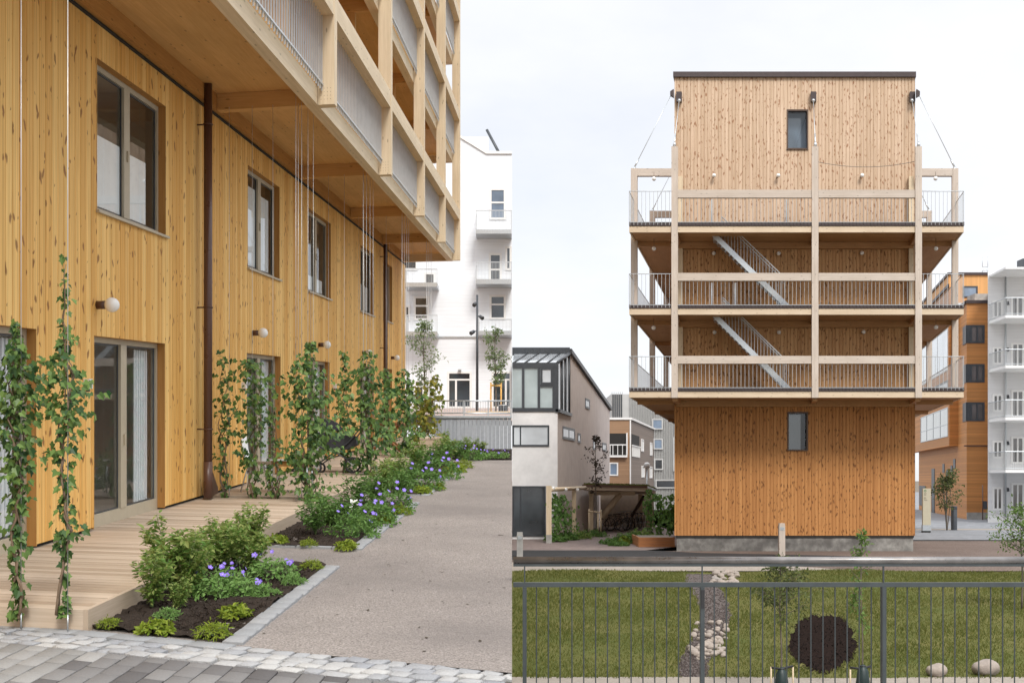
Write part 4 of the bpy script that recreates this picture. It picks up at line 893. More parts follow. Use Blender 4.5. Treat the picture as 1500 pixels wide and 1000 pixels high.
pb_ = pb_.build('swale_gravel', m_island('red_grey_pebbles', [(.05, .042, .04), (.14, .12, .11), (.09, .08, .077), (.28, .25, .23), (.11, .088, .08)], .9), None, 'stuff', weld=False)
mr = MB(); cc = onlawn(1205, 942); n = 110
ring = []
for k in range(n):
    a = 2 * math.pi * k / n; j_ = 1 + .05 * math.sin(5 * a) + .03 * math.sin(13 * a + 1) + random.uniform(-.05, .05); y = 942 + 42 * math.sin(a) * j_; x = 1205 + 49 * math.cos(a) * j_; ring.append(onlawn(x, y) + Vector((0, 0, .012)))
for k in range(n): mr.face([cc + Vector((0, 0, .015)), ring[k], ring[(k + 1) % n]], None, True)
struct('bare_soil_patch', mr, m_ground('dark_bark_soil', (.014, .010, .009), (.030, .021, .018), (.02, .015, .013), 22, .95, .9, .03, spec=0))

def rock(r, seed, sq=(1, 1, .7)):
    rn = random.Random(seed); bm = bmesh.new(); bmesh.ops.create_icosphere(bm, subdivisions=3, radius=1)
    pl = [Vector((rn.gauss(0, 1), rn.gauss(0, 1), rn.gauss(0, 1))).normalized() for _ in range(11)]
    for v in bm.verts:
        d = v.co.normalized(); f = 1.0
        for p in pl: f = min(f, (.70 + .25 * abs(p.x)) / max(d.dot(p), .01))
        v.co = Vector((d.x * f * r * sq[0], d.y * f * r * sq[1], d.z * f * r * sq[2]))
    me = bpy.data.meshes.new('stone'); bm.to_mesh(me); bm.free(); me.polygons.foreach_set('use_smooth', [True] * len(me.polygons)); return me
def m_rock(name, cols):
    k = NT(name); oi = k.n('ObjectInfo'); rmp = k.n('ValToRGB'); k.l(oi.outputs['Random'], rmp.inputs[0]); e = rmp.color_ramp.elements
    for i, c in enumerate(cols): x = e[i] if i < 2 else e.new(0); x.position = i / (len(cols) - 1); x.color = (*c, 1)
    f = k.noise(k.obj(), 9, 5, .65); k.col(k.mix(1.0, rmp.outputs[0], k.mix(f, (.6, .6, .6), (1.35, 1.33, 1.3)), 'MULTIPLY')); k.rough(.85); k.bump(f, .6, .03); return k.m
mrock = m_rock('river_stone', [(.30, .26, .23), (.18, .15, .14), (.40, .37, .33), (.26, .18, .15), (.21, .21, .21), (.34, .29, .25)])
rk = [rock(.15, k, (1, .9, .7)) for k in range(5)]
for m_ in rk: m_.materials.append(mrock)
n_ = 2200; aa = U(0, 6.283, n_); rr_ = np.sqrt(U(0, 1.0, n_)) + np.abs(RNG.normal(0, .055, n_)); P = np.array([tuple(onlawn(1205 + 49 * r_ * math.cos(a_), 942 + 42 * r_ * math.sin(a_)) + Vector((0, 0, .012))) for a_, r_ in zip(aa, rr_)])
ch_ = leaf_mesh('soil_clods', P, RNG.normal(0, .6, (n_, 3)) + [0, -.3, .8], U(.03, .11, n_), LANCE, m_island('dark_bark_chips', [(.009, .0065, .006), (.018, .013, .0115), (.034, .025, .021), (.012, .009, .008)], .9), None, -.3); ch_['kind'] = 'stuff'
k_ = 0
for n_, x0, x1, y0, y1, ss in ((34, 1040, 1080, 833, 846, .95), (64, 1012, 1062, 912, 966, .62)):
    for i in range(n_):
        y = random.uniform(y0, y1); x = random.uniform(x0, x1) + (0 if n_ < 40 else (940 - y) * .12); c = onlawn(x, y); s_ = random.uniform(.6, 1.25) * ss
        o = bpy.data.objects.new('swale_stone', rk[k_ % 5]); k_ += 1; COL.objects.link(o); o.location = c + Vector((0, 0, .055 * s_)); o.rotation_euler = (random.uniform(-.3, .3), random.uniform(-.3, .3), random.uniform(0, 6)); o.scale = (s_,) * 3
        if n_ < 40: tag(o, 'rounded pale stone heaped at the top end of the gravel swale', 'stone', 'stones at the top of the swale')
        else: tag(o, 'rounded pale stone in the lower heap of the gravel swale', 'stone', 'stones in the lower heap of the swale')
for x, y, r, sd_, lb in ((1372, 984, .20, 41, 'smaller pale boulder lying on the lawn, left of the other boulder'), (1444, 980, .26, 57, 'larger rounded boulder on the lawn at the far right')):
    me = rock(r, sd_, (1.05, .9, .78)); me.materials.append(mrock); o = bpy.data.objects.new('boulder', me); COL.objects.link(o); c = onlawn(x, min(y + 8, 990)); o.location = c + Vector((0, 0, r * .5)); tag(o, lb, 'boulder')

# ------------------------------------------------------------------ railing on the bridge, right in front of the viewer
YR = 11.45; pr = lambda x, y: F(x, y, YR); fz = lambda y: ZC + (HOR - y) * YR / FOC; fx = lambda x: (x - 750) * YR / FOC
t = thing('bridge_railing', 'long green-grey steel railing with round handrail along the near edge of bridge', 'railing', (4, YR, ZC - 1.97))
mb = MB(); mb.tube([(.012, YR, fz(820.5)), (7, YR, fz(820.5))], .036, 16); mb.build('handrail', MT['handrail'], t)
mb = MB(); mb.box(.012, 7, YR - .02, YR + .02, fz(829), fz(825.2)); mb.build('under_rail', MT['railgrey'], t)
mb = MB(); mb.box(.012, 7, YR - .026, YR + .026, fz(859), fz(852.5)); mb.build('middle_rail', MT['railgrey'], t)
mb = MB(); mb.box(.012, 7, YR - .02, YR + .02, ZC - 1.955, ZC - 1.925); mb.build('bottom_rail', MT['railgrey'], t)
for x in (768.5, 1028.5, 1294, 1556):
    mb = MB(); mb.box(fx(x - 2.9), fx(x + 2.9), YR - .035, YR + .035, ZC - 1.97, fz(859.05)); o = mb.build('post', MT['railgrey'], t)
    mb = MB(); mb.box(fx(x - .9), fx(x + .9), YR - .012, YR + .012, fz(852.4), fz(829.05)); mb.build('stub', MT['railgrey'], t)
    if x == 1028.5: mb = MB(); mb.box(fx(x - 2.4), fx(x + 2.4), YR - .042, YR - .0352, fz(890), fz(863)); mb.build('dark_plate', MT['black'], o)
px_ = 768.5
for n_, x0, x1 in ((15, 768.5, 1028.5), (15, 1028.5, 1294), (12, 1294, 1556)):
    N_ = 15
    for i in range(1, N_):
        x = x0 + (x1 - x0) * i / N_
        if x > 1504: continue
        mb = MB(); mb.tube([(fx(x), YR, ZC - 1.926), (fx(x), YR, fz(858.95))], .0062, 6, False); mb.build('baluster', MT['railgrey'], t, weld=False)

# ------------------------------------------------------------------ the timber tower
tw = thing('timber_tower', 'tall square pine-clad block wrapped in glulam balconies, facing the lawn', 'building', Rm(10.9, 14, ZG))
def tb(name, mat, x0, x1, y0, y1, d0, d1, ref=None, par=None, mb_=None):
    """box given by photo pixels on its front face at depth d0 (or ref)"""
    r = d0 if ref is None else ref; mb = mb_ or MB(); mb.box(ra(x0, r), ra(x1, r), d0, d1, rz(y1, r), rz(y0, r), Rm)
    return mb if mb_ else mb.build(name, mat, par or tw)
DW = 2.4; A0, A1 = ra(988, DW), ra(1340.5, DW); ZT = rz(111.5, DW)
LV = [(567, 573, 582), (446, 451.5, 460.5), (325, 331, 340)]
zl = lambda y: ZC + (HOR - y) * DR / FOC
wm_ = lambda u, d, v: Rm(u, DW - d, v)
wh = [(ra(1152.5, DW), ra(1184, DW), rz(219.5, DW), rz(160.5, DW))]; lh = [(ra(1153.5, DW), ra(1183.5, DW), rz(660, DW), rz(603, DW))]
zs = zl(573)
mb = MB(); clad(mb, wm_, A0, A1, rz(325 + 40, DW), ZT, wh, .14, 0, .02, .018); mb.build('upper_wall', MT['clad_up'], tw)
mb = MB(); clad(mb, wm_, A0, A1, zl(582), rz(325 + 40, DW), [], .14, 0, .02, .018); mb.build('middle_wall', m_clad('mid_orange_pine', (.50, .28, .13), (.62, .38, .19), (.15, .06, .02), .14, .75, big=1.3), tw)  # middle band, tinted between the upper and lower walls
zpl = rz(784, DW)
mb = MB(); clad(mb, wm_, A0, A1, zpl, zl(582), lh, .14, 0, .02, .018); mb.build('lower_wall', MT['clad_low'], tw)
for sa, nm in ((A0, -1), (A1, 1)):
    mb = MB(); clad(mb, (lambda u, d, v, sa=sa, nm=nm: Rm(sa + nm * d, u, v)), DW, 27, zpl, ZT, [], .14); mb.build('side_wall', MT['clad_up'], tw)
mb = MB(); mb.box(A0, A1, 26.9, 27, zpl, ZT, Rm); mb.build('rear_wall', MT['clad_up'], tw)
tb('roof_cap', MT['roofcap'], 986, 1342, 105, 112.5, DW - .12, 27.2)
tb('plinth_gap_shade', MT['dark'], 990, 1339, 783.9, 787, DW + .02, 26.8, DW)  # solid near-black strip paints the shade between wall and plinth
mb = MB(); mb.box(ra(990, DW) + .03, ra(1339, DW) - .03, DW + .06, 26.7, ZG - .35, rz(786.5, DW), Rm); mb.build('concrete_plinth', None or m_ground('stained_concrete', (.17, .16, .15), (.38, .37, .345), (.10, .095, .09), 2.2, .9, .3, .01, .9, 1.0), tw)
for (x0, x1, y0, y1) in ((1152.5, 1184, 160.5, 219.5), (1153.5, 1183.5, 603, 660)):
    d0 = DW + .02; fr = MB()
    tb('', None, x0, x1, y0, y0 + 2.2, DW - .02, DW + .10, DW, mb_=fr); tb('', None, x0, x1, y1 - 2, y1, DW - .06, DW + .10, DW, mb_=fr); tb('', None, x0, x0 + 2, y0 + 2.3, y1 - 2.1, DW - .02, DW + .10, DW, mb_=fr); tb('', None, x1 - 2, x1, y0 + 2.3, y1 - 2.1, DW - .02, DW + .10, DW, mb_=fr)
    o = fr.build('window', MT['bronze'], tw); pn = MB(); pn.face([Rm(ra(q, DW), DW + .088, rz(r_, DW)) for q, r_ in ((x0 + 2, y1 - 2), (x1 - 2, y1 - 2), (x1 - 2, y0 + 2.2), (x0 + 2, y0 + 2.2))]); pn.build('pane', MT['glass'], o); tb('window_back', MT['glassb' if y0 < 300 else 'glassd'], x0 + 1, x1 - 1, y0 + 1, y1 - 1, DW + .5, DW + .52, DW, o)  # upper backing sheet is blue-grey, a sky reflection painted behind the pane
# posts
for x0, x1 in ((983.5, 992.7), (1189.3, 1199), (1341, 1350.6)): tb('post', MT['glulam_grey'], x0, x1, 214.5, 582.2, -.02, .25)
SIDE = ((924, 933.3, 1), (1395, 1404, -1))
for (x0, x1, sg_) in SIDE:
    for d in (1.8, 9.6, 17.4, 25.0):
        a0 = ra(x0, 1.8); a1 = ra(x1, 1.8); mb = MB(); mb.box(a0, a1, d, d + .24, zl(573), rz(246.5, 1.8), Rm); mb.build('side_post', MT['glulam_grey'], tw)
        xa, xb = (a1, A0 - .0) if sg_ > 0 else (A1, a0); mb = MB(); mb.box(xa + .002, xb - .002, d + .01, d + .22, rz(257.5, 1.8), rz(246.6, 1.8), Rm); mb.build('top_beam', MT['glulam_grey'], tw)
EL, ER = ra(921.5), ra(1412)
for li, (yd, yw, yb) in enumerate(LV):
    zd, zw, zb2 = zl(yd), zl(yw), zl(yb)
    for bx, nm in (((EL + .06, ER - .06, .12, DW - .03), 'balcony_slab'), ((EL + .06, A0 - .03, DW - .028, 27.5), 'balcony_slab'), ((A1 + .03, ER - .06, DW - .028, 27.5), 'balcony_slab')):
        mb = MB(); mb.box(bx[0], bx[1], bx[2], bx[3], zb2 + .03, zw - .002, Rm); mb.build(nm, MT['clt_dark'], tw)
        mb = MB(); mb.box(bx[0] - .03, bx[1] + .03, bx[2] - .0, bx[3], zw, zd - .02, Rm); mb.build('walkway', m_plain('brown_decking_%d%s' % (li, nm[:1]), (.08, .06, .06), .8) if bx[2] == .12 and li == 0 else MT['bronze'], tw)
    fb = MB()
    for xa, xb in ((EL, ra(983.3)), (ra(992.9), ra(1189.1)), (ra(1199.2), ra(1340.8)), (ra(1350.8), ER)): fb.box(xa, xb, .04, .118, zb2, zw + .0, Rm)
    fb.build('fascia', MT['fascia'], tw)
    sb_ = MB(); sb_.box(EL, EL + .055, .12, 27.5, zb2 + .002, zw + .003, Rm); sb_.build('fascia', MT['fascia'], tw); sb_ = MB(); sb_.box(ER - .055, ER, .12, 27.5, zb2 + .002, zw + .003, Rm); sb_.build('fascia', MT['fascia'], tw)
    # beams below the slab
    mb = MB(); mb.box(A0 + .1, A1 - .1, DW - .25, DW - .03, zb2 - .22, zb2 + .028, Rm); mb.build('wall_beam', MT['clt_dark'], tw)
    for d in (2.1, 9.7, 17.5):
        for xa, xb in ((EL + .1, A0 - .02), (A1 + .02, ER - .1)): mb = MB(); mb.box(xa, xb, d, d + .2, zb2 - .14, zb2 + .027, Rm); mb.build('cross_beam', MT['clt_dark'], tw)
    for d0, xa in ((.3, ra(988)), (.3, ra(1194.2)), (.3, ra(1345.8))): mb = MB(); mb.box(xa - .1, xa + .1, .26, DW - .26, zb2 - .12, zb2 + .026, Rm); mb.build('cross_beam', MT['clt_dark'], tw)
    # parapet beams between the posts
    yp = (521, 532.3) if li == 0 else (399.7, 411) if li == 1 else (278, 289.5)
    for x0, x1 in ((992.9, 1189.1), (1199.2, 1340.8)): tb('parapet_beam', MT['glulam_grey'], x0, x1, yp[0], yp[1], .02, .20)
    # balustrades: front, left, right
    zt = zl((522, 401, 280)[li]); zf = zl(yd + 4.5)
    def bars(pts_fn, n, tr):
        mb = MB()
        for i in range(n + 1): p, q = pts_fn(i / n, zf), pts_fn(i / n, zt); mb.tube([p, q], .0085, 4, False)
        if tr: mb.tube([pts_fn(0, zt), pts_fn(1, zt)], .016, 6)
        mb.tube([pts_fn(0, zf + .10), pts_fn(1, zf + .10)], .01, 5); return mb
    bars(lambda u, z: Rm(EL + .03 + (ER - EL - .06) * u, .075 if .14 < u < .87 else .0, z), 84, False).build('balustrade', MT['bar'], tw, weld=False)
    for xa, xb in ((EL, ra(983)), (ra(1351), ER)): mb = MB(); mb.tube([Rm(xa, .02, zt), Rm(xb, .02, zt)], .016, 6); mb.build('top_rail', MT['bar'], tw)
    for xa in (EL + .0, ER - .0): bars(lambda u, z: Rm(xa, .02 + 27 * u, z), 95, True).build('side_balustrade', MT['bar'], tw, weld=False)
    tk = MB()                                                        # the dark slatted edge with the feet of the bars
    i = 0; x = EL
    while x < ER - .03: tk.box(x, x + .10, .0, .02, zw + .012, zd, Rm); x += .135
    tk.box(EL, ER, .022, .115, zw + .004, zd + .003, Rm); tk.build('walkway_edge', MT['roofcap'], tw, weld=False)
    # inner posts on the wall
for x0, x1 in ((993.2, 1000), (1331.5, 1338.5)): 
    for ya, yb in ((258, 325), (341, 446), (461, 567)): tb('wall_post', MT['glulam'], x0, x1, ya, yb, DW - .24, DW - .03, DW - .24)
# steel stairs
for (xa, ya, xb, yb) in ((1046, 349, 1150, 446.5), (1047, 467, 1152, 567.5)):
    o = None
    for d in (.95, 1.75):
        aa, ab = ra(xa, .95), ra(xb, .95); za, zb3 = rz(ya, .95), rz(yb, .95); L = Vector((ab - aa, 0, zb3 - za)).normalized(); nrm = (-L.z * .12, L.x * .12)
        mb = MB(); mb.prism([(aa - .15, za + .14), (aa + .13, za + .14), (ab + .18, zb3), (ab - .12, zb3)], d, d + .02, Rm); q = mb.build('stringer' if o else 'stair_flight', MT['alu'], o or tw); o = o or q
        hr = MB(); P0 = Vector(Rm(aa + .3, d + .01, za - .1 + .95)); P1 = Vector(Rm(ab, d + .01, zb3 + 1.05)); hr.tube([P0, P1], .02, 6)
        hr.tube([P0 - Vector((0, 0, .12)), P1 - Vector((0, 0, .12))], .008, 5)
        for k in range(21): p = P0.lerp(P1, k / 20); hr.tube([p, p - Vector((0, 0, .98))], .009, 4, False)
        hr.build('stair_railing', MT['bar'], o, weld=False)
    sm_ = MB()
    for k in range(17): u = (k + .5) / 17; c = (aa + (ab - aa) * u, za + (zb3 - za) * u); sm_.box(c[0] - .13, c[0] + .13, .975, 1.745, c[1] + .03, c[1] + .055, Rm)
    sm_.build('treads', MT['alu'], o, weld=False)
for x, y0, y1 in ((1042.5, 292, 325), (1152, 292, 325), (1042.5, 414, 446), (1077, 414, 446)):
    tb('stair_guard_post', MT['alu'], x - 1.1, x + 1.1, y0, y1, .9, .94, .9)
# globe lamps
for x, y in ((1046, 257), (1140, 257), (1263, 257), (1045.5, 371), (1140.5, 371), (1262.5, 370.5), (1046.5, 486.5), (1141, 486.5), (1265, 486)):
    c = Vector(Rm(ra(x, DW - .2), DW - .2, rz(y, DW - .2))); mb = MB(); mb.tube([c + Vector((0, .2, 0)), c], .035, 8); o = mb.build('globe_lamp', MT['brown'], tw); g_ = MB(); g_.ball(c, .082, 12); g_.build('globe', MT['opal'], o)
for x, y in ((958, 364), (957.5, 480), (1371, 364), (1371, 479), (958, 262), (1370.5, 261.5)):
    c = Vector(F(x, y, DR + 1.2)); top = zl(331) - .0 if False else (zl(340) if y > 300 and y < 400 else zl(460.5) if y > 400 else rz(257, 1.8)); mb = MB(); mb.tube([c, Vector((c.x, c.y, max(top, c.z + .1)))], .008, 5); o = mb.build('hanging_lamp', MT['bronze'], tw); g_ = MB(); g_.ball(c, .085, 12); g_.build('globe', MT['opal'], o)
# tie cables from the brackets by the roof
for xb, xp, xs in ((995, 988, -1), (1191.5, 1194.3, 0), (1336, 1345.6, 1)):
    br = MB(); br.box(ra(xb - 4, DW), ra(xb + 4, DW), DW - .2, DW - .002, rz(150.5, DW), rz(136.5, DW), Rm); o = br.build('cable_bracket', MT['roofcap'], tw)
    A = Vector(Rm(ra(xb, DW - .25), DW - .25, rz(147.5, DW - .25))); B = Vector(Rm(ra(xp, .12), .12, rz(209, .12))); mb = MB(); mb.tube([A, B], .014, 6); mb.tube([B, Vector(Rm(ra(xp, .12), .12, rz(214.5, .12)))], [.05, .07], 8); mb.tube([A.lerp(B, .8), B], .03, 6); mb.ball(A, .07, 8); mb.build('tie_cable', MT['alu'], o)
for sg_, xw, xo, x0 in ((-1, 986, 929.5, 928.6), (1, 1343, 1398.5, 1399.5)):
    for d in (1.9, 9.7, 17.5, 25.1):
        aw = A0 if sg_ < 0 else A1; ao = ra(x0, 1.8); zt_ = rz(140, DW); br = MB(); br.prism([(aw, zt_ + .12), (aw + sg_ * .14, zt_ + .02), (aw + sg_ * .14, zt_ - .12), (aw, zt_ - .2)], d + .03, d + .25, Rm); o = br.build('cable_bracket', MT['roofcap'], tw)
        A = Vector(Rm(aw + sg_ * .12, d + .12, zt_ - .12)); B = Vector(Rm(ao, d + .12, rz(243, 1.8))); mb = MB(); mb.tube([A, B], .014, 6); mb.tube([A.lerp(B, .9), B], .035, 6); mb.tube([B, B - Vector((0, 0, .12))], [.05, .08], 8); mb.build('tie_cable', MT['alu'], o)
    # a small knee bracket on the wall at the top beam
    mb = MB(); aw = A0 if sg_ < 0 else A1
st_ = MB(); P0, P1 = Vector(Rm(ra(1196, .3), .3, rz(237, .3))), Vector(Rm(ra(1343, .3), .3, rz(236, .3))); st_.tube([P0.lerp(P1, u) - Vector((0, 0, .22 * (1 - (2 * u - 1) ** 2))) for u in np.linspace(0, 1, 14)], .010, 5); st_.build('sagging_cable', MT['charcoal'], tw)
# ------------------------------------------------------------------ buildings round the square (right-hand place)
def quadbox(mb, P, t):                                               # four corner points pushed along t into a slab
    t = Vector(t); P = [Vector(p) for p in P]; Q = [p + t for p in P]
    mb.face(P); mb.face(list(reversed(Q)))
    for i in range(4): j = (i + 1) % 4; mb.face([P[j], P[i], Q[i], Q[j]])
    return mb
class Plane:
    """a wall that runs away from the viewer towards the point x=VX on the horizon, passing photo column x0 at distance Y0"""
    def __init__(s, x0, Y0, vx=1122.0): s.x0, s.Y0, s.vx = x0, Y0, vx; s.n = Vector((-FOC, vx - 750, 0)).normalized() * (1 if True else -1)
    def Y(s, x): return s.Y0 * (s.x0 - s.vx) / (x - s.vx)
    def p(s, x, y): return Vector(F(x, y, s.Y(x)))
    def pz(s, x, z): Y = s.Y(x); return Vector(((x - 750) * Y / FOC, Y, z))
def wframe(name, P, n, par, fm, gm, fw=.10, bars_=(), proud=.05, par2=None):
    """window from its corner points (lower left, lower right, upper right, upper left) on a wall with outward normal n"""
    P = [Vector(p) for p in P]; n = Vector(n).normalized(); u = (P[1] - P[0]); lu = u.length; u.normalize(); v = P[3] - P[0]; lv = v.length; v.normalize()
    A = lambda a, b: P[0].lerp(P[1], a / lu).lerp(P[3].lerp(P[2], a / lu), b / lv); mb = MB()
    for a0, a1, b0, b1 in ((0, lu, 0, fw), (0, lu, lv - fw, lv), (0, fw, fw, lv - fw), (lu - fw, lu, fw, lv - fw)): quadbox(mb, [A(a0, b0), A(a1, b0), A(a1, b1), A(a0, b1)], n * proud)
    for kind, q in bars_:
        if kind == 'v': quadbox(mb, [A(q * lu - fw * .4, fw), A(q * lu + fw * .4, fw), A(q * lu + fw * .4, lv - fw), A(q * lu - fw * .4, lv - fw)], n * proud * .95)
        else: quadbox(mb, [A(fw, q * lv - fw * .4), A(lu - fw, q * lv - fw * .4), A(lu - fw, q * lv + fw * .4), A(fw, q * lv + fw * .4)], n * proud * .9)
    o = mb.build(name, fm, par); g = MB(); quadbox(g, [A(fw * .8, fw * .8), A(lu - fw * .8, fw * .8), A(lu - fw * .8, lv - fw * .8), A(fw * .8, lv - fw * .8)], n * .015); g.build('pane', gm, o); return o
NF = Vector((0, -1, 0))
def fr4(x0, x1, y0, y1, Y): return [F(x0, y1, Y), F(x1, y1, Y), F(x1, y0, Y), F(x0, y0, Y)]
def pl4(pl, x0, x1, zl_, zh): return [pl.pz(x0, zl_), pl.pz(x1, zl_), pl.pz(x1, zh), pl.pz(x0, zh)]
mg_pale = m_darkglass('painted_pale_reflection', (.30, .36, .37), .10, .25); mg_white = m_darkglass('painted_sky_reflection', (.52, .56, .60), .08, .2)  # bright reflections are painted into the base colour of both glasses
frame_w = MT['white']
# white plastered house with the glazed roof room
YH = 59.5; hp = Plane(816.7, YH); wh_ = thing('plaster_house', 'white plastered house with a dark-framed glass room under its mono-pitch roof', 'house', F(790, 789, YH))
zt1 = F(0, 602, YH)[2]; dv = lambda x: Vector((KR * (hp.Y(x) - YH), hp.Y(x) - YH, 0))
XR = hp.p(816.7, 700).x; wpl = m_ground('white_render', (.80, .80, .81), (.86, .86, .87), (.77, .77, .78), 3, .85, .05, .01); ppl = m_ground('pinkish_side_tone', (.70, .635, .61), (.76, .70, .67), (.66, .60, .575), 2, .85, .05, .01)  # side wall toned darker and pinkish, front near white
m = MB(); XL = .012; m.face([(XL, YH, ZG - .2), (XR, YH, ZG - .2), (XR, YH, zt1), (XL, YH, zt1)]); m.face([(XL, YH, zt1), (XR, YH, zt1), Vector((XR, YH, zt1)) + dv(835), Vector((XL, YH, zt1)) + dv(835)]); m.build('front_wall', wpl, wh_)
y_ = lambda x, z: hp.pz(x, z)
ztop, zend = hp.p(835, 519)[2], hp.p(893, 602)[2]
m = MB(); sidep = [y_(816.7, ZG - .2), y_(893, ZG - .2), y_(893, zend), y_(835, ztop), y_(835, zt1), y_(816.7, zt1)]
m.face(sidep); W_ = Vector((-2.15, 0, 0)); m.face([sidep[2], sidep[3], sidep[3] + W_, sidep[2] + W_]); m.face([sidep[4], sidep[3], sidep[3] + W_, sidep[4] + W_]); m.face([sidep[1], sidep[2], sidep[2] + W_, sidep[1] + W_]); m.build('side_wall', ppl, wh_)
m = MB(); quadbox(m, [y_(834.2, ztop + .06), y_(894, zend + .06), y_(894, zend + .28), y_(834.2, ztop + .28)], (.12, -.02, 0)); quadbox(m, [y_(834.2, ztop + .02), y_(894, zend + .02), y_(894, zend + .02) + W_, y_(834.2, ztop + .02) + W_], (0, 0, .2)); m.build('roof', MT['charcoal'], wh_)
zea = F(0, 534, YH)[2]
gw = MB(); ch = MT['charcoal']
Cn = Vector((XR, YH, 0)); Bk = Vector((XR, YH, 0)) + dv(834.6)
gm_ = MB(); quadbox(gm_, [(XL, YH + .02, zt1 + .1), (XR - .05, YH + .02, zt1 + .1), (XR - .05, YH + .02, zea), (XL, YH + .02, zea)], (0, .03, 0)); gm_.build('front_glazing', mg_pale, wh_)
gm_ = MB(); quadbox(gm_, [Cn + Vector((-.04, .05, zt1 + .1)), Bk + Vector((-.04, 0, zt1 + .1)), Bk + Vector((-.04, 0, ztop - .1)), Cn + Vector((-.04, .05, zea))], (-.03, 0, 0)); gm_.build('side_glazing', mg_white, wh_)
gm_ = MB(); quadbox(gm_, [(XL, YH, zea + .02), (XR, YH, zea + .02), (Bk.x, Bk.y, ztop - .02), (XL + .1, Bk.y, ztop - .02)], (0, 0, .05)); gm_.build('roof_glazing', mg_white, wh_)
bb = MB()
bb.box(XL, XR + .03, YH - .06, YH + .10, zt1 - .02, zt1 + .16); bb.box(XL, XR + .03, YH - .06, YH + .10, zea - .16, zea + .10)
for x in (766.5, 789.5): xx = F(x, 0, YH)[0]; bb.box(xx - .06, xx + .06, YH - .055, YH + .09, zt1 + .161, zea - .161)
bb.box(XR - .24, XR + .032, YH - .05, YH + .12, zt1 + .161, zea - .161); bb.box(F(789.5, 0, YH)[0] + .061, XR - .241, YH - .05, YH + .09, F(0, 566.5, YH)[2], F(0, 562.5, YH)[2])
for k in range(4):
    u = (.0, .36, .66, .97)[k]; b_ = Cn.lerp(Bk, u); bb.tube([b_ + Vector((.0, .08, zt1 + .1)), b_ + Vector((.0, .08, zea + (ztop - zea) * u))], .055, 4)
for k in range(4): xx = .06 + k * .55; bb.tube([(xx, YH, zea + .09), (xx + KR * (Bk.y - YH), Bk.y, ztop + .06)], .045, 4)
bb.tube([(XR, YH, zea + .09), (Bk.x, Bk.y, ztop + .06)], .10, 4); bb.box(XL, Bk.x, Bk.y - .15, Bk.y + .12, ztop - .05, ztop + .34)
quadbox(bb, [Cn + Vector((-.1, -.06, zt1 - .06)), Cn + Vector((.14, -.06, zt1 - .06)), Bk + Vector((.14, .3, zt1 - .06)), Bk + Vector((-.1, .3, zt1 - .06))], (0, 0, .16)); bb.build('glazing_frame', ch, wh_)
wframe('tilted_window', fr4(792, 809.5, 538.5, 562.5, YH - .02), NF, wh_, ch, mg_white, .09)
wframe('window', fr4(750.6, 804.5, 622.5, 653.5, YH), NF, wh_, ch, mg_white, .08, [('v', .22)])
wframe('garage_glazing', fr4(750.6, 799.5, 711.5, 785, YH), NF, wh_, ch, m_darkglass('slate_glass', (.045, .055, .065), .12), .08, [('v', .25)])
for x0, x1, ya, yb in ((857, 863.5, 584, 598.5), (824, 841.5, 626, 644), (846, 850, 634.5, 648.5), (868.5, 872, 640, 659), (882, 888, 648.5, 661)):
    xm = (x0 + x1) / 2; a, b = hp.p(xm, ya)[2], hp.p(xm, yb)[2]; wframe('window', pl4(hp, x0, x1, b, a), (1, -.2, 0), wh_, MT['charcoal'], m_darkglass('grey_side_glass', (.10, .095, .09), .25), .12, [('v', .5)] if x1 - x0 > 10 else (), .03)
# brown timber block with corner loggia
tp = Plane(923.5, 90); bt = thing('timber_block', 'brown boarded house with white-edged corner balcony, behind the white house', 'house', F(908, 732, 90)); zt2 = F(0, 614.5, 90)[2]
brn = m_lines('tan_boarding', (.33, .20, .115), .16, .08, 'z', .7); brg = m_lines('grey_brown_boarding', (.21, .165, .135), .16, .08, 'z', .7)
m = MB(); m.face([F(850, 733, 90)[:2] + (ZG - .2,), F(923.5, 733, 90)[:2] + (ZG - .2,), F(923.5, 733, 90)[:2] + (zt2,), F(850, 733, 90)[:2] + (zt2,)]); m.build('front_wall', brn, bt)
m = MB(); m.face(pl4(tp, 923.5, 957.5, ZG - .2, zt2)); m.face([tp.pz(957.5, zt2), tp.pz(923.5, zt2), tp.pz(923.5, zt2) + W_ * 1.2, tp.pz(957.5, zt2) + W_ * 1.2]); m.build('side_wall', brg, bt)
m = MB(); m.box(F(850, 0, 90)[0], F(924, 0, 90)[0], 89.9, 90.2, zt2, zt2 + .16); quadbox(m, [tp.pz(923.5, zt2), tp.pz(958, zt2), tp.pz(958, zt2 + .16), tp.pz(923.5, zt2 + .16)], (.12, 0, 0)); m.build('roof_edge', MT['white'], bt)
m = MB(); m.box(F(922.4, 0, 90)[0], F(924.2, 0, 90)[0], 89.93, 90.1, ZG, zt2 - .01); m.build('corner_trim', MT['white'], bt)
m = MB(); quadbox(m, fr4(893, 917.5, 634.5, 667, 90), (0, -.02, 0)); m.build('loggia_shade', MT['dark'], bt)  # flat near-black panel on the wall, painted shade of the opening
m = MB(); quadbox(m, pl4(tp, 924.8, 936, tp.p(930, 669)[2], tp.p(930, 637)[2]), (.03, 0, 0)); m.build('side_loggia_shade', MT['dark'], bt)  # same painted shade as a flat panel on the side wall
m = MB(); m.box(F(892, 0, 90)[0], F(918.5, 0, 90)[0], 89.7, 89.97, F(0, 669.5, 90)[2], F(0, 666.5, 90)[2]); m.box(F(917, 0, 90)[0], F(918.8, 0, 90)[0], 89.7, 89.98, F(0, 666.4, 90)[2], F(0, 634, 90)[2]); m.build('loggia_trim', MT['white'], bt)
m = MB(); m.box(F(892, 0, 90)[0], F(917, 0, 90)[0], 89.75, 89.8, F(0, 652, 90)[2], F(0, 650.5, 90)[2])
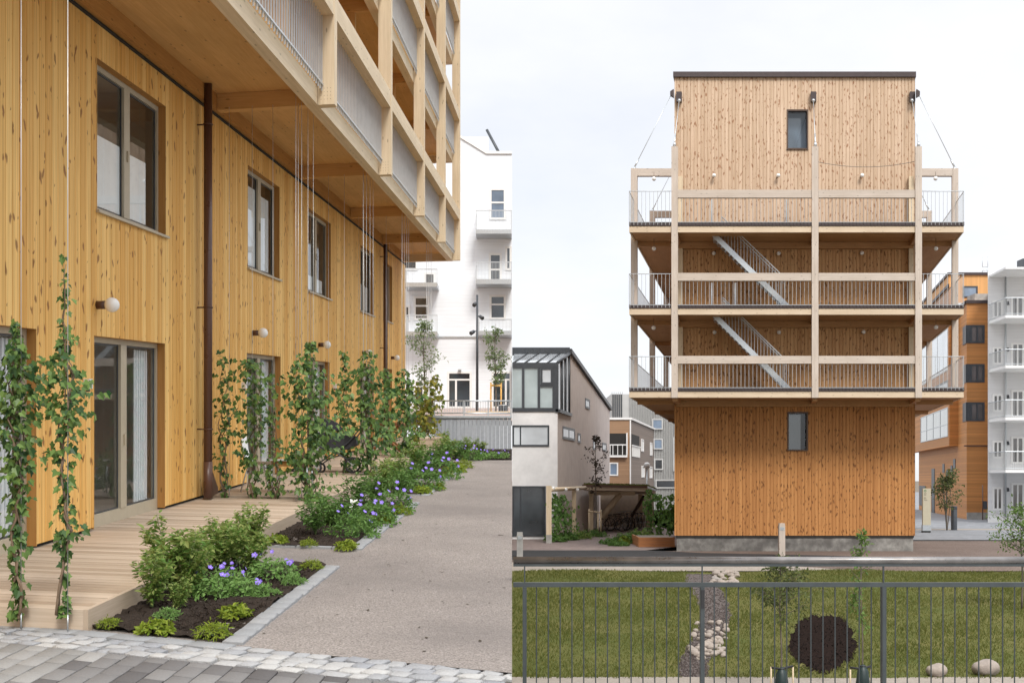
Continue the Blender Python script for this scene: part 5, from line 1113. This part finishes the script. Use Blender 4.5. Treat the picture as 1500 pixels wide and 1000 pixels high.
for x in (893, 897, 904, 911): m.box(F(x, 0, 90)[0], F(x + .9, 0, 90)[0], 89.76, 89.79, F(0, 666, 90)[2], F(0, 652, 90)[2])
m.build('balcony_rail', MT['white'], bt)
m = MB()
quadbox(m, pl4(tp, 924.8, 937, tp.p(930, 654)[2], tp.p(930, 652.5)[2]), (.12, 0, 0))
for x in np.arange(925, 937, 2.0): quadbox(m, pl4(tp, x, x + .7, tp.p(930, 669)[2], tp.p(930, 653.5)[2]), (.11, 0, 0))
m.build('side_balcony_rail', MT['white'], bt)
wframe('window', fr4(892, 905.5, 677, 696.5, 90), NF, bt, frame_w, MT['glassb'], .10)
for x0, x1, ya, yb in ((939, 942.5, 643, 661), (952, 955, 648, 667), (939.5, 943.5, 682, 699), (951.5, 955, 683, 700)): xm = (x0 + x1) / 2; wframe('window', pl4(tp, x0, x1, tp.p(xm, yb)[2], tp.p(xm, ya)[2]), (1, -.2, 0), bt, frame_w, MT['white'], .1)
# grey slatted tower
sl = thing('slatted_block', 'pale grey apartment block faced with thin vertical slats, furthest behind', 'building', F(945, 746, 115)); slm = m_plain('pale_grey_cladding', (.50, .50, .49), .8, 0, .1, .6)
m = MB(); m.box(F(895, 0, 115)[0], F(1010, 0, 115)[0], 115, 123, ZG - .3, F(0, 577, 115)[2]); m.build('wall', slm, sl)
m = MB(); 
for x in np.arange(922, 1009, 2.4): m.box(F(x, 0, 115)[0], F(x + .8, 0, 115)[0], 114.85, 114.96, ZG, F(0, 573 + (x - 922) * .06, 115)[2])
for x in np.arange(896, 912, 3.0): m.box(F(x, 0, 115)[0], F(x + .8, 0, 115)[0], 114.9, 114.96, F(0, 612, 115)[2], F(0, 574, 115)[2])
m.build('slats', m_plain('grey_slats', (.38, .38, .37), .7), sl, weld=False)
m = MB(); quadbox(m, fr4(897, 912, 577.5, 612, 114.99), (0, -.02, 0)); m.build('recess_shade', MT['charcoal'], sl)  # flat charcoal panel, the recess's shade painted onto the wall
for x0, x1, ya, yb in ((955, 971, 613, 629), (957, 971, 642, 658), (958, 971.5, 671.5, 688), (960, 990, 702, 715), (986, 996, 640, 690)): wframe('window', fr4(x0, x1, ya, yb, 114.84), NF, sl, slm, MT['glassb'] if ya < 660 else MT['glassd'], .12)
# lamp, bike shelter, pergola and planting to the left of the tower
t = thing('street_lamp', 'slim street lamp with a pale mushroom hood behind the bike shelter', 'street lamp', F(947.5, 770.8, 75))
m = MB(); m.tube([F(947.5, 771.5, 75), F(947.5, 684, 75)], [.06, .045], 10); m.build('pole', MT['alu'], t)
m = MB(); m.lathe(F(947.5, 685, 75), [(0, .34), (.12, .32), (.19, .22), (.20, .0), (.05, -.02), (.0, -.02)], 16); m.build('hood', MT['whitebox'], t)
t = thing('bike_shelter', 'open timber bike shelter with a grassy roof and slanting braces', 'shelter', F(905, 780, 68)); zf_ = F(0, 714, 66.5)[2]
rfp = lambda a, b, c: (a + .18 * (b - 66), b, c - .02 * (a - 4.0) - .035 * (b - 66))
m = MB(); m.box(F(854, 0, 66)[0], F(912, 0, 66)[0] + 1.3, 66, 73.5, zf_ - .12, zf_ + .06, rfp); m.build('roof', MT['deck'], t)
m = MB(); m.box(F(854, 0, 66)[0] - .04, F(912, 0, 66)[0] + 1.34, 65.95, 73.6, zf_ + .061, zf_ + .17, rfp); m.build('roof_edge', MT['brown'], t)
n_ = 5000; a = U(F(854, 0, 66)[0], F(912, 0, 66)[0] + 1.3, n_); b = U(66, 73.5, n_); P = np.stack([a + .18 * (b - 66), b, zf_ + .165 - .02 * (a - 4) - .035 * (b - 66)], 1)
leaf_mesh('roof_grass', P, np.stack([RNG.normal(0, .5, n_), -np.ones(n_), RNG.normal(.2, .2, n_)], 1), U(.06, .16, n_), LANCE, LM['grass'], t, .1, T=np.stack([RNG.normal(0, .5, n_), RNG.normal(0, .3, n_), np.ones(n_)], 1))
for x, Yp in ((866, 67.2), (868, 72.5), (938, 72.8)): m = MB(); xx = F(x, 0, Yp)[0]; m.box(xx - .11, xx + .11, Yp - .1, Yp + .1, ZG, zf_ - .12 - .28); m.build('post', MT['glulam'], t)
m = MB(); m.tube([F(882, 758, 67.5), F(909, 722, 67.5)], .17, 4); m.build('brace', MT['glulam'], t)
m = MB(); m.tube([F(925, 756, 71), F(944, 726, 71)], .10, 4); m.build('brace', MT['bronze'], t)
m = MB(); m.box(F(862, 0, 67.5)[0], F(930, 0, 67.5)[0], 67.4, 67.6, zf_ - .42, zf_ - .21); m.build('beam', MT['glulam'], t)
m = MB(); m.box(F(880, 0, 74)[0], F(958, 0, 74)[0], 74.2, 74.3, ZG, zf_ - .25); m.build('back_boarding', m_plain('back_boards', (.44, .35, .27), .85), t)
def bike(seed):
    t = thing('bicycle', 'x', 'bicycle', (0, -100, -50)); O = ORG[t.name]; v = lambda x, z, y=0: O + Vector((x, y, z))
    for x in (-.52, .52):
        m = MB(); m.ring(v(x, .34), (0, 1, 0), .325, .022, 20, 5); w = m.build('wheel', MT['black'], t); s = MB()
        for k in range(10): a = k * .628; s.tube([v(x, .34), v(x + .32 * math.cos(a), .34 + .32 * math.sin(a))], .004, 3, False)
        s.tube([v(x, .34, -.05), v(x, .34, .05)], .03, 6); s.build('spokes', MT['alu'], w)
    m = MB(); A, B, C_, D = v(-.05, .30), v(-.18, .78), v(.36, .80), v(.40, .68)
    for p, q in ((A, B), (B, C_), (A, D), (v(-.52, .34), A), (v(-.52, .34), B), (v(.52, .34), D), (D, v(.33, .98))): m.tube([p, q], .02, 6)
    m.build('frame', MT['charcoal'] if seed else MT['bronze'], t)
    m = MB(); m.tube([v(.25, .98, -.29), v(.36, 1.0, -.18), v(.34, 1.0, 0), v(.36, 1.0, .18), v(.25, .98, .29)], .014, 6); m.build('handlebar', MT['alu'], t)
    m = MB(); m.prism([(-.32, .88), (-.05, .90), (.0, .86), (-.30, .83)], -.06, .06, lambda a, b, c: v(a, c, b)); m.tube([B, v(-.2, .86)], .015, 6); m.build('saddle', MT['black'], t); return t
bk = [bike(0), bike(1)]; ordn = ['first bicycle from the left, side on under the slanting brace', 'second bicycle from the left under the shelter roof', 'third bicycle from the left under the shelter roof', 'fourth bicycle from the left under the shelter roof', 'fifth bicycle from the left under the shelter roof', 'sixth bicycle from the left under the shelter roof', 'seventh bicycle, furthest right under the shelter roof']
for i, (x, Yb, rz_) in enumerate(((897, 68.2, .1), (906, 69.2, .5), (912, 70.4, .9), (921, 70.8, 1.1), (928, 71.2, 1.15), (935, 71.6, 1.2), (941, 71.9, 1.2))):
    p = F(x, 0, Yb); dup(bk[i % 2], (p[0], Yb, ZG + .002), rz_, 1.05, ordn[i], 'bicycles under the shelter')
for p in bk:
    for c in list(p.children):
        for e in list(c.children): bpy.data.objects.remove(e)
        bpy.data.objects.remove(c)
    bpy.data.objects.remove(p)
t = thing('pergola', 'timber pergola post and beam with a row of three globe bulbs', 'pergola', F(804, 795, 55.9)); zpb = F(0, 713, 55.9)[2]
m = MB(); xx = F(804, 0, 55.9)[0]; m.box(xx - .12, xx + .12, 55.8, 56.02, ZG + .38, zpb + .06); m.build('post', MT['glulam'], t); m = MB(); m.box(xx - .13, xx + .13, 55.79, 56.03, ZG - .1, ZG + .379); m.build('foot', MT['concrete'], t)
m = MB(); m.tube([(xx + .1, 56.1, zpb - .12), F(858, 714, 65.9)], .10, 4); m.build('beam', MT['glulam'], t)
for x, Yb in ((841, 62.5),): m = MB(); xq = F(x, 0, Yb)[0]; m.box(xq - .1, xq + .1, Yb - .1, Yb + .1, ZG, zpb - .2); m.build('post', MT['glulam'], t)
for x, Yb, y in ((810.5, 56.6, 715), (829, 59.5, 717), (846, 62.6, 717.5)): m = MB(); m.ball(F(x, y, Yb - .28), .095, 10); m.tube([F(x, y, Yb - .28), F(x, y - 1.5, Yb)], .03, 6); m.build('globe_bulb', MT['opal'], t)
ivy('green climber on the pergola between the post and the bulbs', 824, [(724, 10), (745, 15), (770, 13), (786, 8)], 58.5, 230, .16, 'shrubd')
ivy('short climber on the pergola right beside its timber post', 812, [(722, 3), (750, 5), (785, 5)], 57.2, 120, .16, 'shrubd')
ivy('slim column of climber left of the wooden planter', 950, [(716, 3), (730, 7), (760, 6), (783, 5)], 62, 150, .16, 'shrubd')
ivy('green climber column in the middle above the wooden planter', 965, [(722, 6), (740, 8), (770, 8), (783, 6)], 61.5, 190, .16, 'shrubd')
ivy('green climber column against the tower corner above planter', 982, [(724, 6), (740, 8), (770, 8), (783, 6)], 61, 190, .16, 'shrubd')
t = thing('wooden_planter', 'low orange timber planter box beside the concrete plinth of the tower', 'planter', F(962, 801, 52.6)); x0, x1 = F(935.5, 0, 52.6)[0], F(988.5, 0, 52.6)[0]; zt_ = F(0, 786.5, 52.6)[2]
m = MB()
for k in range(3): h = (zt_ - ZG) / 3; m.box(x0, x1, 52.6 + .004 * k, 52.66, ZG + h * k + .004, ZG + h * (k + 1) - .004); m.box(x0, x0 + .06, 52.67, 55.6, ZG + h * k + .004, ZG + h * (k + 1) - .004)
m.build('boards', MT['clad_low'] if False else m_beam('reddish_planter_boards', (.42, .17, .07), (.52, .24, .10), .1), t); m = MB(); m.box(x0 + .07, x1, 52.67, 55.6, ZG, zt_ - .05); m.build('filling', mat_beige, t)
def far_shrub(label, x, y, Y, h, w, n, mat, grp, size=.13):
    foot = Vector(((x - 750) * Y / FOC, Y, ZG)) if y is None else Vector(F(x, y, Y)); t = thing('shrub', label, 'shrub', foot, grp); D = RNG.normal(size=(n, 3)); D[:, 2] = np.abs(D[:, 2]); D /= np.linalg.norm(D, axis=1, keepdims=True)
    P = D * (U(.3, 1, n) ** .6)[:, None] * (1 + .25 * np.sin(D[:, 0] * 7) * np.cos(D[:, 1] * 5 + x))[:, None] * [w, w * .8, h] + np.array(foot); leaf_mesh('foliage', P, D + RNG.normal(0, .5, (n, 3)), U(.6, 1.3, n) * size, OVAL, LM[mat], t, .2)
    m = MB()
    for k in range(6): a = random.uniform(0, 6.3); m.tube([foot, foot + Vector((math.cos(a) * w * .4, math.sin(a) * w * .3, h * .7))], [.02, .006], 4, False)
    m.build('stems', MT['stem'], t)
for i, (x, Y, h, w, mt_, lb) in enumerate(((897, 55.0, .28, .7, 'shrubd', 'low dark shrub at the left tip of the planted island by the road'), (912, 55.5, .45, .55, 'shrubd', 'rounded green shrub in the planted island by the road'), (914, 54.4, .38, .28, 'mound', 'bright yellow-green shrub in the planted island by the road'), (925, 56.5, .5, .7, 'shrubd', 'broad shrub behind the yellow-green one in the planted island'), (938, 58, .55, .7, 'shrub', 'loose shrub at the back of the planted island near planter'), (905, 53.6, .2, .5, 'shrubd', 'ground-hugging shrub at the kerb of the planted island'),
                                             (815, 57, .35, .6, 'shrubd', 'low shrub at the foot of the pergola post'), (832, 58.6, .4, .7, 'shrubd', 'low shrub below the middle bulb of pergola'), (850, 60, .4, .7, 'shrub', 'low grassy shrub between the pergola and the staked tree'), (868, 62, .35, .8, 'shrubd', 'low shrub at the foot of the staked dark tree'))):
    far_shrub(lb, x, None, Y, h, w, 420, mt_, 'shrubs in the planting beside the lane')
tree('dark_leaved_tree', 'young dark-leaved tree with bare wispy top before the plaster house', F(873, 785, 62.5), F(0, 636, 62.5)[2], .62, 460, .13, 'red', (.42, .95), .045, None, 22, barkm='bark')
t = thing('tree_stakes', 'pale wooden stakes with a crossbar round the dark-leaved tree', 'stakes', F(871, 785, 62.2))
for x, y in ((863, 745), (876, 752), (880, 746)): m = MB(); m.tube([F(x, 786, 62.2), F(x, y, 62.2)], .045, 8); m.build('stake', MT['glulam'], t)
m = MB(); m.tube([F(862, 748.5, 62.15), F(881, 750, 62.15)], .03, 4); m.build('crossbar', MT['glulam'], t)
for x, Y, y0, lb in ((761.5, 46.0, 779, 'weathered grey bollard post at the far left of road'), (1145, 46.6, 766, 'weathered grey bollard post before the concrete plinth of the tower')):
    t = thing('bollard', lb, 'bollard', ((x - 750) * Y / FOC, Y, ZG), 'grey bollards along the road'); xx = (x - 750) * Y / FOC; z1 = F(0, y0, Y)[2]; m = MB(); m.box(xx - .115, xx + .115, Y - .1, Y + .1, ZG - .1, z1 - .10); m.box(xx - .105, xx + .105, Y - .095, Y + .095, z1 - .099, z1); m.build('shaft', MT['concrete'] if x < 800 else MT['glulam_grey'], t); m = MB(); m.box(xx - .08, xx + .08, Y - .108, Y - .1005, z1 - .26, z1 - .14); m.build('reflector', MT['alu'], t)

# orange timber building
og = thing('orange_timber_building', 'orange board-clad building with projecting glazed bay and flat roofs, right of the tower', 'building', F(1420, 760, 88)); op = Plane(1416, 88)
om = m_lines('orange_boarding', (.52, .225, .065), .115, .10, 'z', .72, .6, .16); om2 = m_lines('light_orange_boarding', (.62, .33, .12), .14, .08, 'x', .8, .6, .10)
zo = F(0, 444, 88)[2]; zpl2 = ZG + .12
m = MB(); fc = fr4(1416, 1480, 444, 760, 88); m.face([Vector((p[0], p[1], ZG - .2 if i < 2 else zo)) for i, p in enumerate(fc)]); sd4 = pl4(op, 1346, 1416, ZG - .2, zo); m.face(sd4); m.face([op.pz(1416, zo), Vector(F(1480, 0, 88)[:2] + (zo,)), Vector(F(1480, 0, 88)[:2] + (zo,)) + Vector((6, 28, 0)), op.pz(1346, zo)]); m.build('wall', om, og)
m = MB(); m.box(F(1414.5, 0, 88)[0], F(1480, 0, 88)[0], 87.85, 88.0, zo - .02, zo + .2); quadbox(m, pl4(op, 1346, 1416, zo - .02, zo + .2), (-.12, 0, 0)); m.build('roof_edge', MT['roofcap'], og)
m = MB(); m.box(F(1416, 0, 88)[0], F(1480, 0, 88)[0], 87.9, 88, ZG, ZG + .5); m.build('plinth', MT['concrete'], og)
m = MB(); m.box(F(1412, 0, 88)[0], F(1480, 0, 88)[0], 87.92, 88.0, F(0, 653.6, 88)[2], F(0, 651.8, 88)[2]); m.build('flashing', MT['brown'], og)
for ya, yb in ((476, 502.5), (533, 560), (589, 616.5)):
    o = wframe('corner_window', fr4(1420.5, 1442, ya, yb, 88), NF, og, MT['charcoal'], m_darkglass('dim_brown_glass', (.06, .05, .05), .05), .14, [('v', .5)])
    m = MB(); quadbox(m, pl4(op, 1411, 1416, F(0, yb, 88)[2], F(0, ya, 88)[2]), (-.05, 0, 0)); m.build('side_pane', MT['charcoal'], o); m = MB(); m.box(F(1416, 0, 88)[0], F(1420.6, 0, 88)[0], 87.95, 88, F(0, yb, 88)[2], F(0, ya, 88)[2]); m.build('corner_mullion', MT['charcoal'], o)
for x0, x1, ya, yb in ((1381, 1384, 679, 692), (1386.5, 1389, 688, 696.5), (1393, 1395.5, 681.5, 693), (1396.8, 1400, 672, 686), (1365, 1369.5, 686, 752), (1347, 1356, 711, 740)):
    xm = (x0 + x1) / 2; m = MB(); quadbox(m, pl4(op, x0, x1, op.p(xm, yb)[2], op.p(xm, ya)[2]), (-.04, 0, 0)); m.build('slot_window' if yb < 700 else 'dark_door', MT['charcoal'], og)
bp = Plane(1390.5, 92); zb0, zb1 = F(0, 652.6, 92)[2], F(0, 420, 92)[2]
m = MB(); m.face(pl4(bp, 1330, 1390.5, zb0, zb1)); e0 = Vector((op.Y(1403), 0, 0)); q = Vector((32.56 + .207 * 4, 92, 0)); c0 = bp.pz(1390.5, 0)
m.face([c0 + Vector((0, 0, zb0)), q + Vector((0, 0, zb0)), q + Vector((0, 0, zb1)), c0 + Vector((0, 0, zb1))]); f0 = bp.pz(1330, 0); f1 = f0 + (q - c0)
m.face([c0 + Vector((0, 0, zb0)), f0 + Vector((0, 0, zb0)), f1 + Vector((0, 0, zb0)), q + Vector((0, 0, zb0))]); m.face([c0 + Vector((0, 0, zb1)), f0 + Vector((0, 0, zb1)), f1 + Vector((0, 0, zb1)), q + Vector((0, 0, zb1))]); m.build('bay', om, og)
m = MB(); quadbox(m, pl4(bp, 1330, 1390.5, zb1, zb1 + .22), (-.1, 0, 0)); m.build('bay_roof_edge', MT['roofcap'], og)
wframe('bay_glazing', pl4(bp, 1349, 1388.8, bp.p(1388.8, 639)[2], bp.p(1388.8, 596)[2]), (-1, .2, 0), og, MT['alu'], m_darkglass('painted_green_reflection', (.07, .085, .09), .05, .6), .07, [('v', .25), ('v', .5), ('v', .75), ('h', .42)], .04)  # greenish reflection is put into the glass colour
wframe('bay_glazing', pl4(bp, 1346, 1388.8, bp.p(1388.8, 542)[2], bp.p(1388.8, 478)[2]), (-1, .2, 0), og, frame_w, mg_white, .14, [('v', .35), ('v', .68)], .04)
wframe('bay_glazing', pl4(bp, 1352, 1388.8, bp.p(1388.8, 572)[2], bp.p(1388.8, 556)[2]), (-1, .2, 0), og, MT['charcoal'], MT['glassd'], .14, [('v', .5)], .04)
pp = Plane(1389.6, 97); zp1 = F(0, 403, 97)[2]
m = MB(); m.face([Vector((p[0], p[1], zb1 - .5 if i < 2 else zp1)) for i, p in enumerate(fr4(1389.6, 1475, 403, 450, 97))]); m.face(pl4(pp, 1335, 1389.6, zb1 - .5, zp1)); m.build('penthouse_wall', om2, og)
m = MB(); m.box(F(1388.5, 0, 97)[0], F(1475, 0, 97)[0], 96.85, 97, zp1, zp1 + .2); quadbox(m, pl4(pp, 1335, 1389.6, zp1, zp1 + .2), (-.1, 0, 0)); m.build('penthouse_roof_edge', MT['roofcap'], og)
wframe('window', fr4(1410, 1432, 419, 436, 96.98), NF, og, MT['charcoal'], MT['glassb'], .12)
m = MB(); m.box(F(1424, 0, 90)[0], F(1452, 0, 90)[0], 89.5, 91, zo, F(0, 430, 89.5)[2]); m.build('roof_unit', MT['concrete'], og)
m = MB()
for x in (1439, 1447): m.tube([F(x, 404, 97), F(x, 391, 97)], .03, 4); m.tube([F(x, 391, 97), F(x, 376, 97)], .02, 4)
for y in (391, 396): m.tube([F(1439, y, 97), F(1447, y, 97)], .025, 4)
m.build('roof_ladder', MT['alu'], og)
# white apartments at the right edge
ap = thing('white_apartments', 'white boarded apartment block with a stack of deep white balconies at right edge', 'building', F(1475, 758, 82)); aw_ = m_lines('white_boards', (.70, .71, .72), .2, .05, 'z', .87, .55, .02); YA = 82.0
m = MB(); m.box(F(1447, 0, YA)[0], F(1700, 0, YA)[0], YA, YA + 8, ZG - .2, F(0, 398, YA)[2], lambda a, b, c: (a + .42 * (b - YA), b, c)); m.build('wall', aw_, ap)
m = MB(); m.tube([F(1473, 757, YA - .15), F(1473, 400, YA - .15)], .06, 8); m.build('downpipe', MT['alu'], ap)
xb0 = F(1448.8, 0, YA)[0]; YN = YA - 3.2; xb1 = F(1473, 0, YN)[0]; flat_ = lambda z0, z1, x0=xb0, x1=xb1, yn=YN: None
def slab(mb, z0, z1, Yn=YN, xa=xb0, xn=xb1, far=45.0):
    P = [(xa, YA - .003, z0), (far, YA - .003, z0), (far, Yn, z0), (xn, Yn, z0)]; quadbox(mb, P, (0, 0, z1 - z0)); return mb
slab(MB(), F(0, 394, YN)[2], F(0, 391, YN)[2]).build('roof_overhang', MT['white'], ap)
m = MB(); m.box(F(1494, 0, 84)[0], F(1512, 0, 84)[0], 83.5, 84.5, F(0, 398, YA)[2], F(0, 389, 84)[2] + .4); m.build('roof_unit', MT['charcoal'], ap)
for i, (yt, ys_) in enumerate(((456 - 1, 484 - 0), (511.5, 537.5), (585.5, 613.5), (661, 690.5))):
    if i == 0: yt, ys_ = 436, 464
    z0, z1 = F(0, ys_ + 1.5, YN)[2], F(0, ys_ - 2.5, YN)[2]; o = slab(MB(), z0, z1).build('balcony', MT['white'], ap); zr = F(0, yt, YN)[2]; m = MB(); C0, C1, C2 = Vector((xb0, YA - .05, 0)), Vector((xb1, YN + .03, 0)), Vector((44.5, YN + .03, 0)); up = Vector((0, 0, 1))
    m.tube([C0 + up * zr, C1 + up * zr, C2 + up * zr], .03, 6); m.tube([C0 + up * (z1 + .1), C1 + up * (z1 + .1), C2 + up * (z1 + .1)], .02, 5)
    for P0, P1, n in ((C0, C1, 26), (C1, C2, 110)):
        for k in range(n): p = P0.lerp(P1, k / n); m.tube([p + up * z1, p + up * zr], .010, 4, False)
    m.build('railing', MT['alu'], o, weld=False)
wz_ = m_darkglass('grey_window_glass', (.10, .10, .10), .06)
for ya, yb in ((440, 466), (508, 534), (577, 603), (645, 671), (713, 747)):
    wframe('window', fr4(1453.5, 1469, ya, yb, YA - .002), NF, ap, frame_w, wz_, .13, [('v', .5)], .05)
    for x0, x1 in ((1481, 1500), (1508, 1530)): wframe('balcony_door', fr4(x0, x1, ya - 6, yb + 8, YA - .002), NF, ap, frame_w, wz_, .13, [('v', .5)], .05)
    m = MB(); c = Vector(F(1477, ya + 2, YA - .12)); m.tube([c + Vector((0, .12, 0)), c], .05, 8); m.tube([c, c - Vector((0, 0, .2))], [.05, .09], 8); m.build('wall_lamp', MT['charcoal'], ap)
# square in front: totem, dark bollard, shrubs
t = thing('sign_totem', 'tall beige information totem on a pale metal base near tower corner', 'sign', F(1357.5, 779.5, 66.7)); Yt = 66.7; b0, b1 = F(1352, 0, Yt)[0], F(1363.5, 0, Yt)[0]; zT = lambda y: F(0, y, Yt)[2]
m = MB(); m.box(b0, b1, Yt, Yt + .16, zT(768.5), zT(715)); o = m.build('panel', m_plain('beige_enamel', (.46, .42, .31), .5, 0, .04), t); m = MB(); m.box(b0 - .02, b1 + .01, Yt - .02, Yt + .18, zT(777), zT(768.6)); m.build('base', MT['alu'], t); m = MB(); m.box(b0 - .04, b1, Yt + .02, Yt + .16, ZG - .05, zT(777.1)); m.build('plinth', MT['dark'], t)
m = MB(); m.ring((b0 + .12, Yt - .004, zT(718.5)), (0, 1, 0), .055, .014, 14, 5); m.build('emblem', m_plain('green_emblem', (.06, .22, .10), .5), o)
m = MB(); gx = b0 + .06                                              # short stacked lines of small dark lettering, too small to read
for y, wd in ((722.5, .12), (724.5, .10), (728.5, .08), (730, .11), (732.3, .16)):
    x = gx
    while x < gx + wd: ww = random.choice((.018, .026)); m.box(x, x + ww * .7, Yt - .004, Yt - .0005, zT(y + .5), zT(y - .5)); x += ww + .008
m.build('lettering', MT['dark'], o, weld=False)
t = thing('dark_post', 'stout dark grey cylindrical post beside the upright multi-stem shrub', 'bollard', F(1397.5, 775.5, 70)); m = MB(); m.lathe((F(1397.5, 0, 70)[0], 70, ZG), [(.17, -.05), (.17, 1.32), (.15, 1.36), (0, 1.36)], 18); m.build('shaft', MT['charcoal'], t); m = MB(); m.lathe((F(1397.5, 0, 70)[0], 70, ZG), [(.172, 1.18), (.172, 1.24)], 18); m.build('band', MT['black'], t)
tree('multi_stem_shrub', 'upright multi-stem shrub with dark olive-brown leaves on the paved square', F(1387.5, 776, 69.5), F(0, 686, 69.5)[2], .85, 1100, .14, 'olive', (.32, 1), .03, None, 42, stems=7, cat='shrub')
t = thing('thin_sign_post', 'thin rusty post with a small dark box before the orange building', 'post', F(1440, 760, 84)); m = MB(); m.tube([F(1439.5, 761, 84), F(1439.5, 710, 84)], .035, 6); m.build('pole', MT['brown'], t); m = MB(); c = F(1443, 739, 84); m.box(c[0] - .14, c[0] + .1, 83.9, 84.06, c[2] - .3, c[2] + .25); m.build('box', MT['charcoal'], t)
# young trees on the lawn
tree('lawn_tree', 'young lawn tree with dense olive crown behind railing, left of the soil patch', (F(1143, 0, 22)[0], 22, ZC - 3.86), F(0, 815, 22)[2], .60, 1300, .07, 'olive', (.48, 1), .022, None, 24)
tree('lawn_tree', 'thin tall lawn tree with sparse fresh leaves rising past the handrail', (F(1262, 0, 22.3)[0], 22.3, ZC - 3.86), F(0, 772, 22.3)[2], .36, 460, .075, 'fresh', (.35, 1), .018, None, 22)
tree('lawn_tree', 'bushy bright green young tree at the right edge of the lawn', (F(1497, 0, 33)[0], 33, terr(13.6, 33)), F(0, 738, 33)[2], .85, 1100, .085, 'fresh', (.35, 1), .03, None, 30)
for x, Y, xs_, lb in ((1143, 21.9, (1129.5, 1161.5), 'first lawn tree, left of the soil patch'), (1262, 22.2, (1245.5, 1276), 'second lawn tree, right of the soil patch')):
    t = thing('tree_stakes', 'pale wooden stakes with dark strap at the ' + lb, 'stakes', (F(x, 0, Y)[0], Y, ZC - 3.86), 'stakes at the lawn trees')
    for q in xs_: m = MB(); m.tube([F(q, 976 if x < 1200 else 980, Y), (F(q, 0, Y)[0], Y, ZC - 3.88)], .016, 8); m.build('stake', MT['glulam'], t)
    m = MB(); a_, b_ = F(xs_[0], 977, Y), F(xs_[1], 975, Y); m.tube([a_, F(x, 979, Y), b_], .022, 6); m.build('strap', MT['black'], t)
    t = thing('watering_bag', 'dark green watering bag at the ' + lb, 'watering bag', (F(x + 2, 0, Y)[0], Y, ZC - 3.86)); m = MB(); m.lathe((F(x + 2, 0, Y)[0], Y, ZC - 3.86), [(.11, 0), (.13, .15), (.10, .38), (.05, .47), (.02, .5)], 12); m.build('bag', m_plain('dark_green_tarpaulin', (.012, .028, .028), .5), t); m = MB(); m.ring((F(x + 2, 0, Y)[0], Y, ZC - 3.86 + .47), (0, 0, 1), .05, .012, 12, 5); m.build('strap', MT['black'], t)
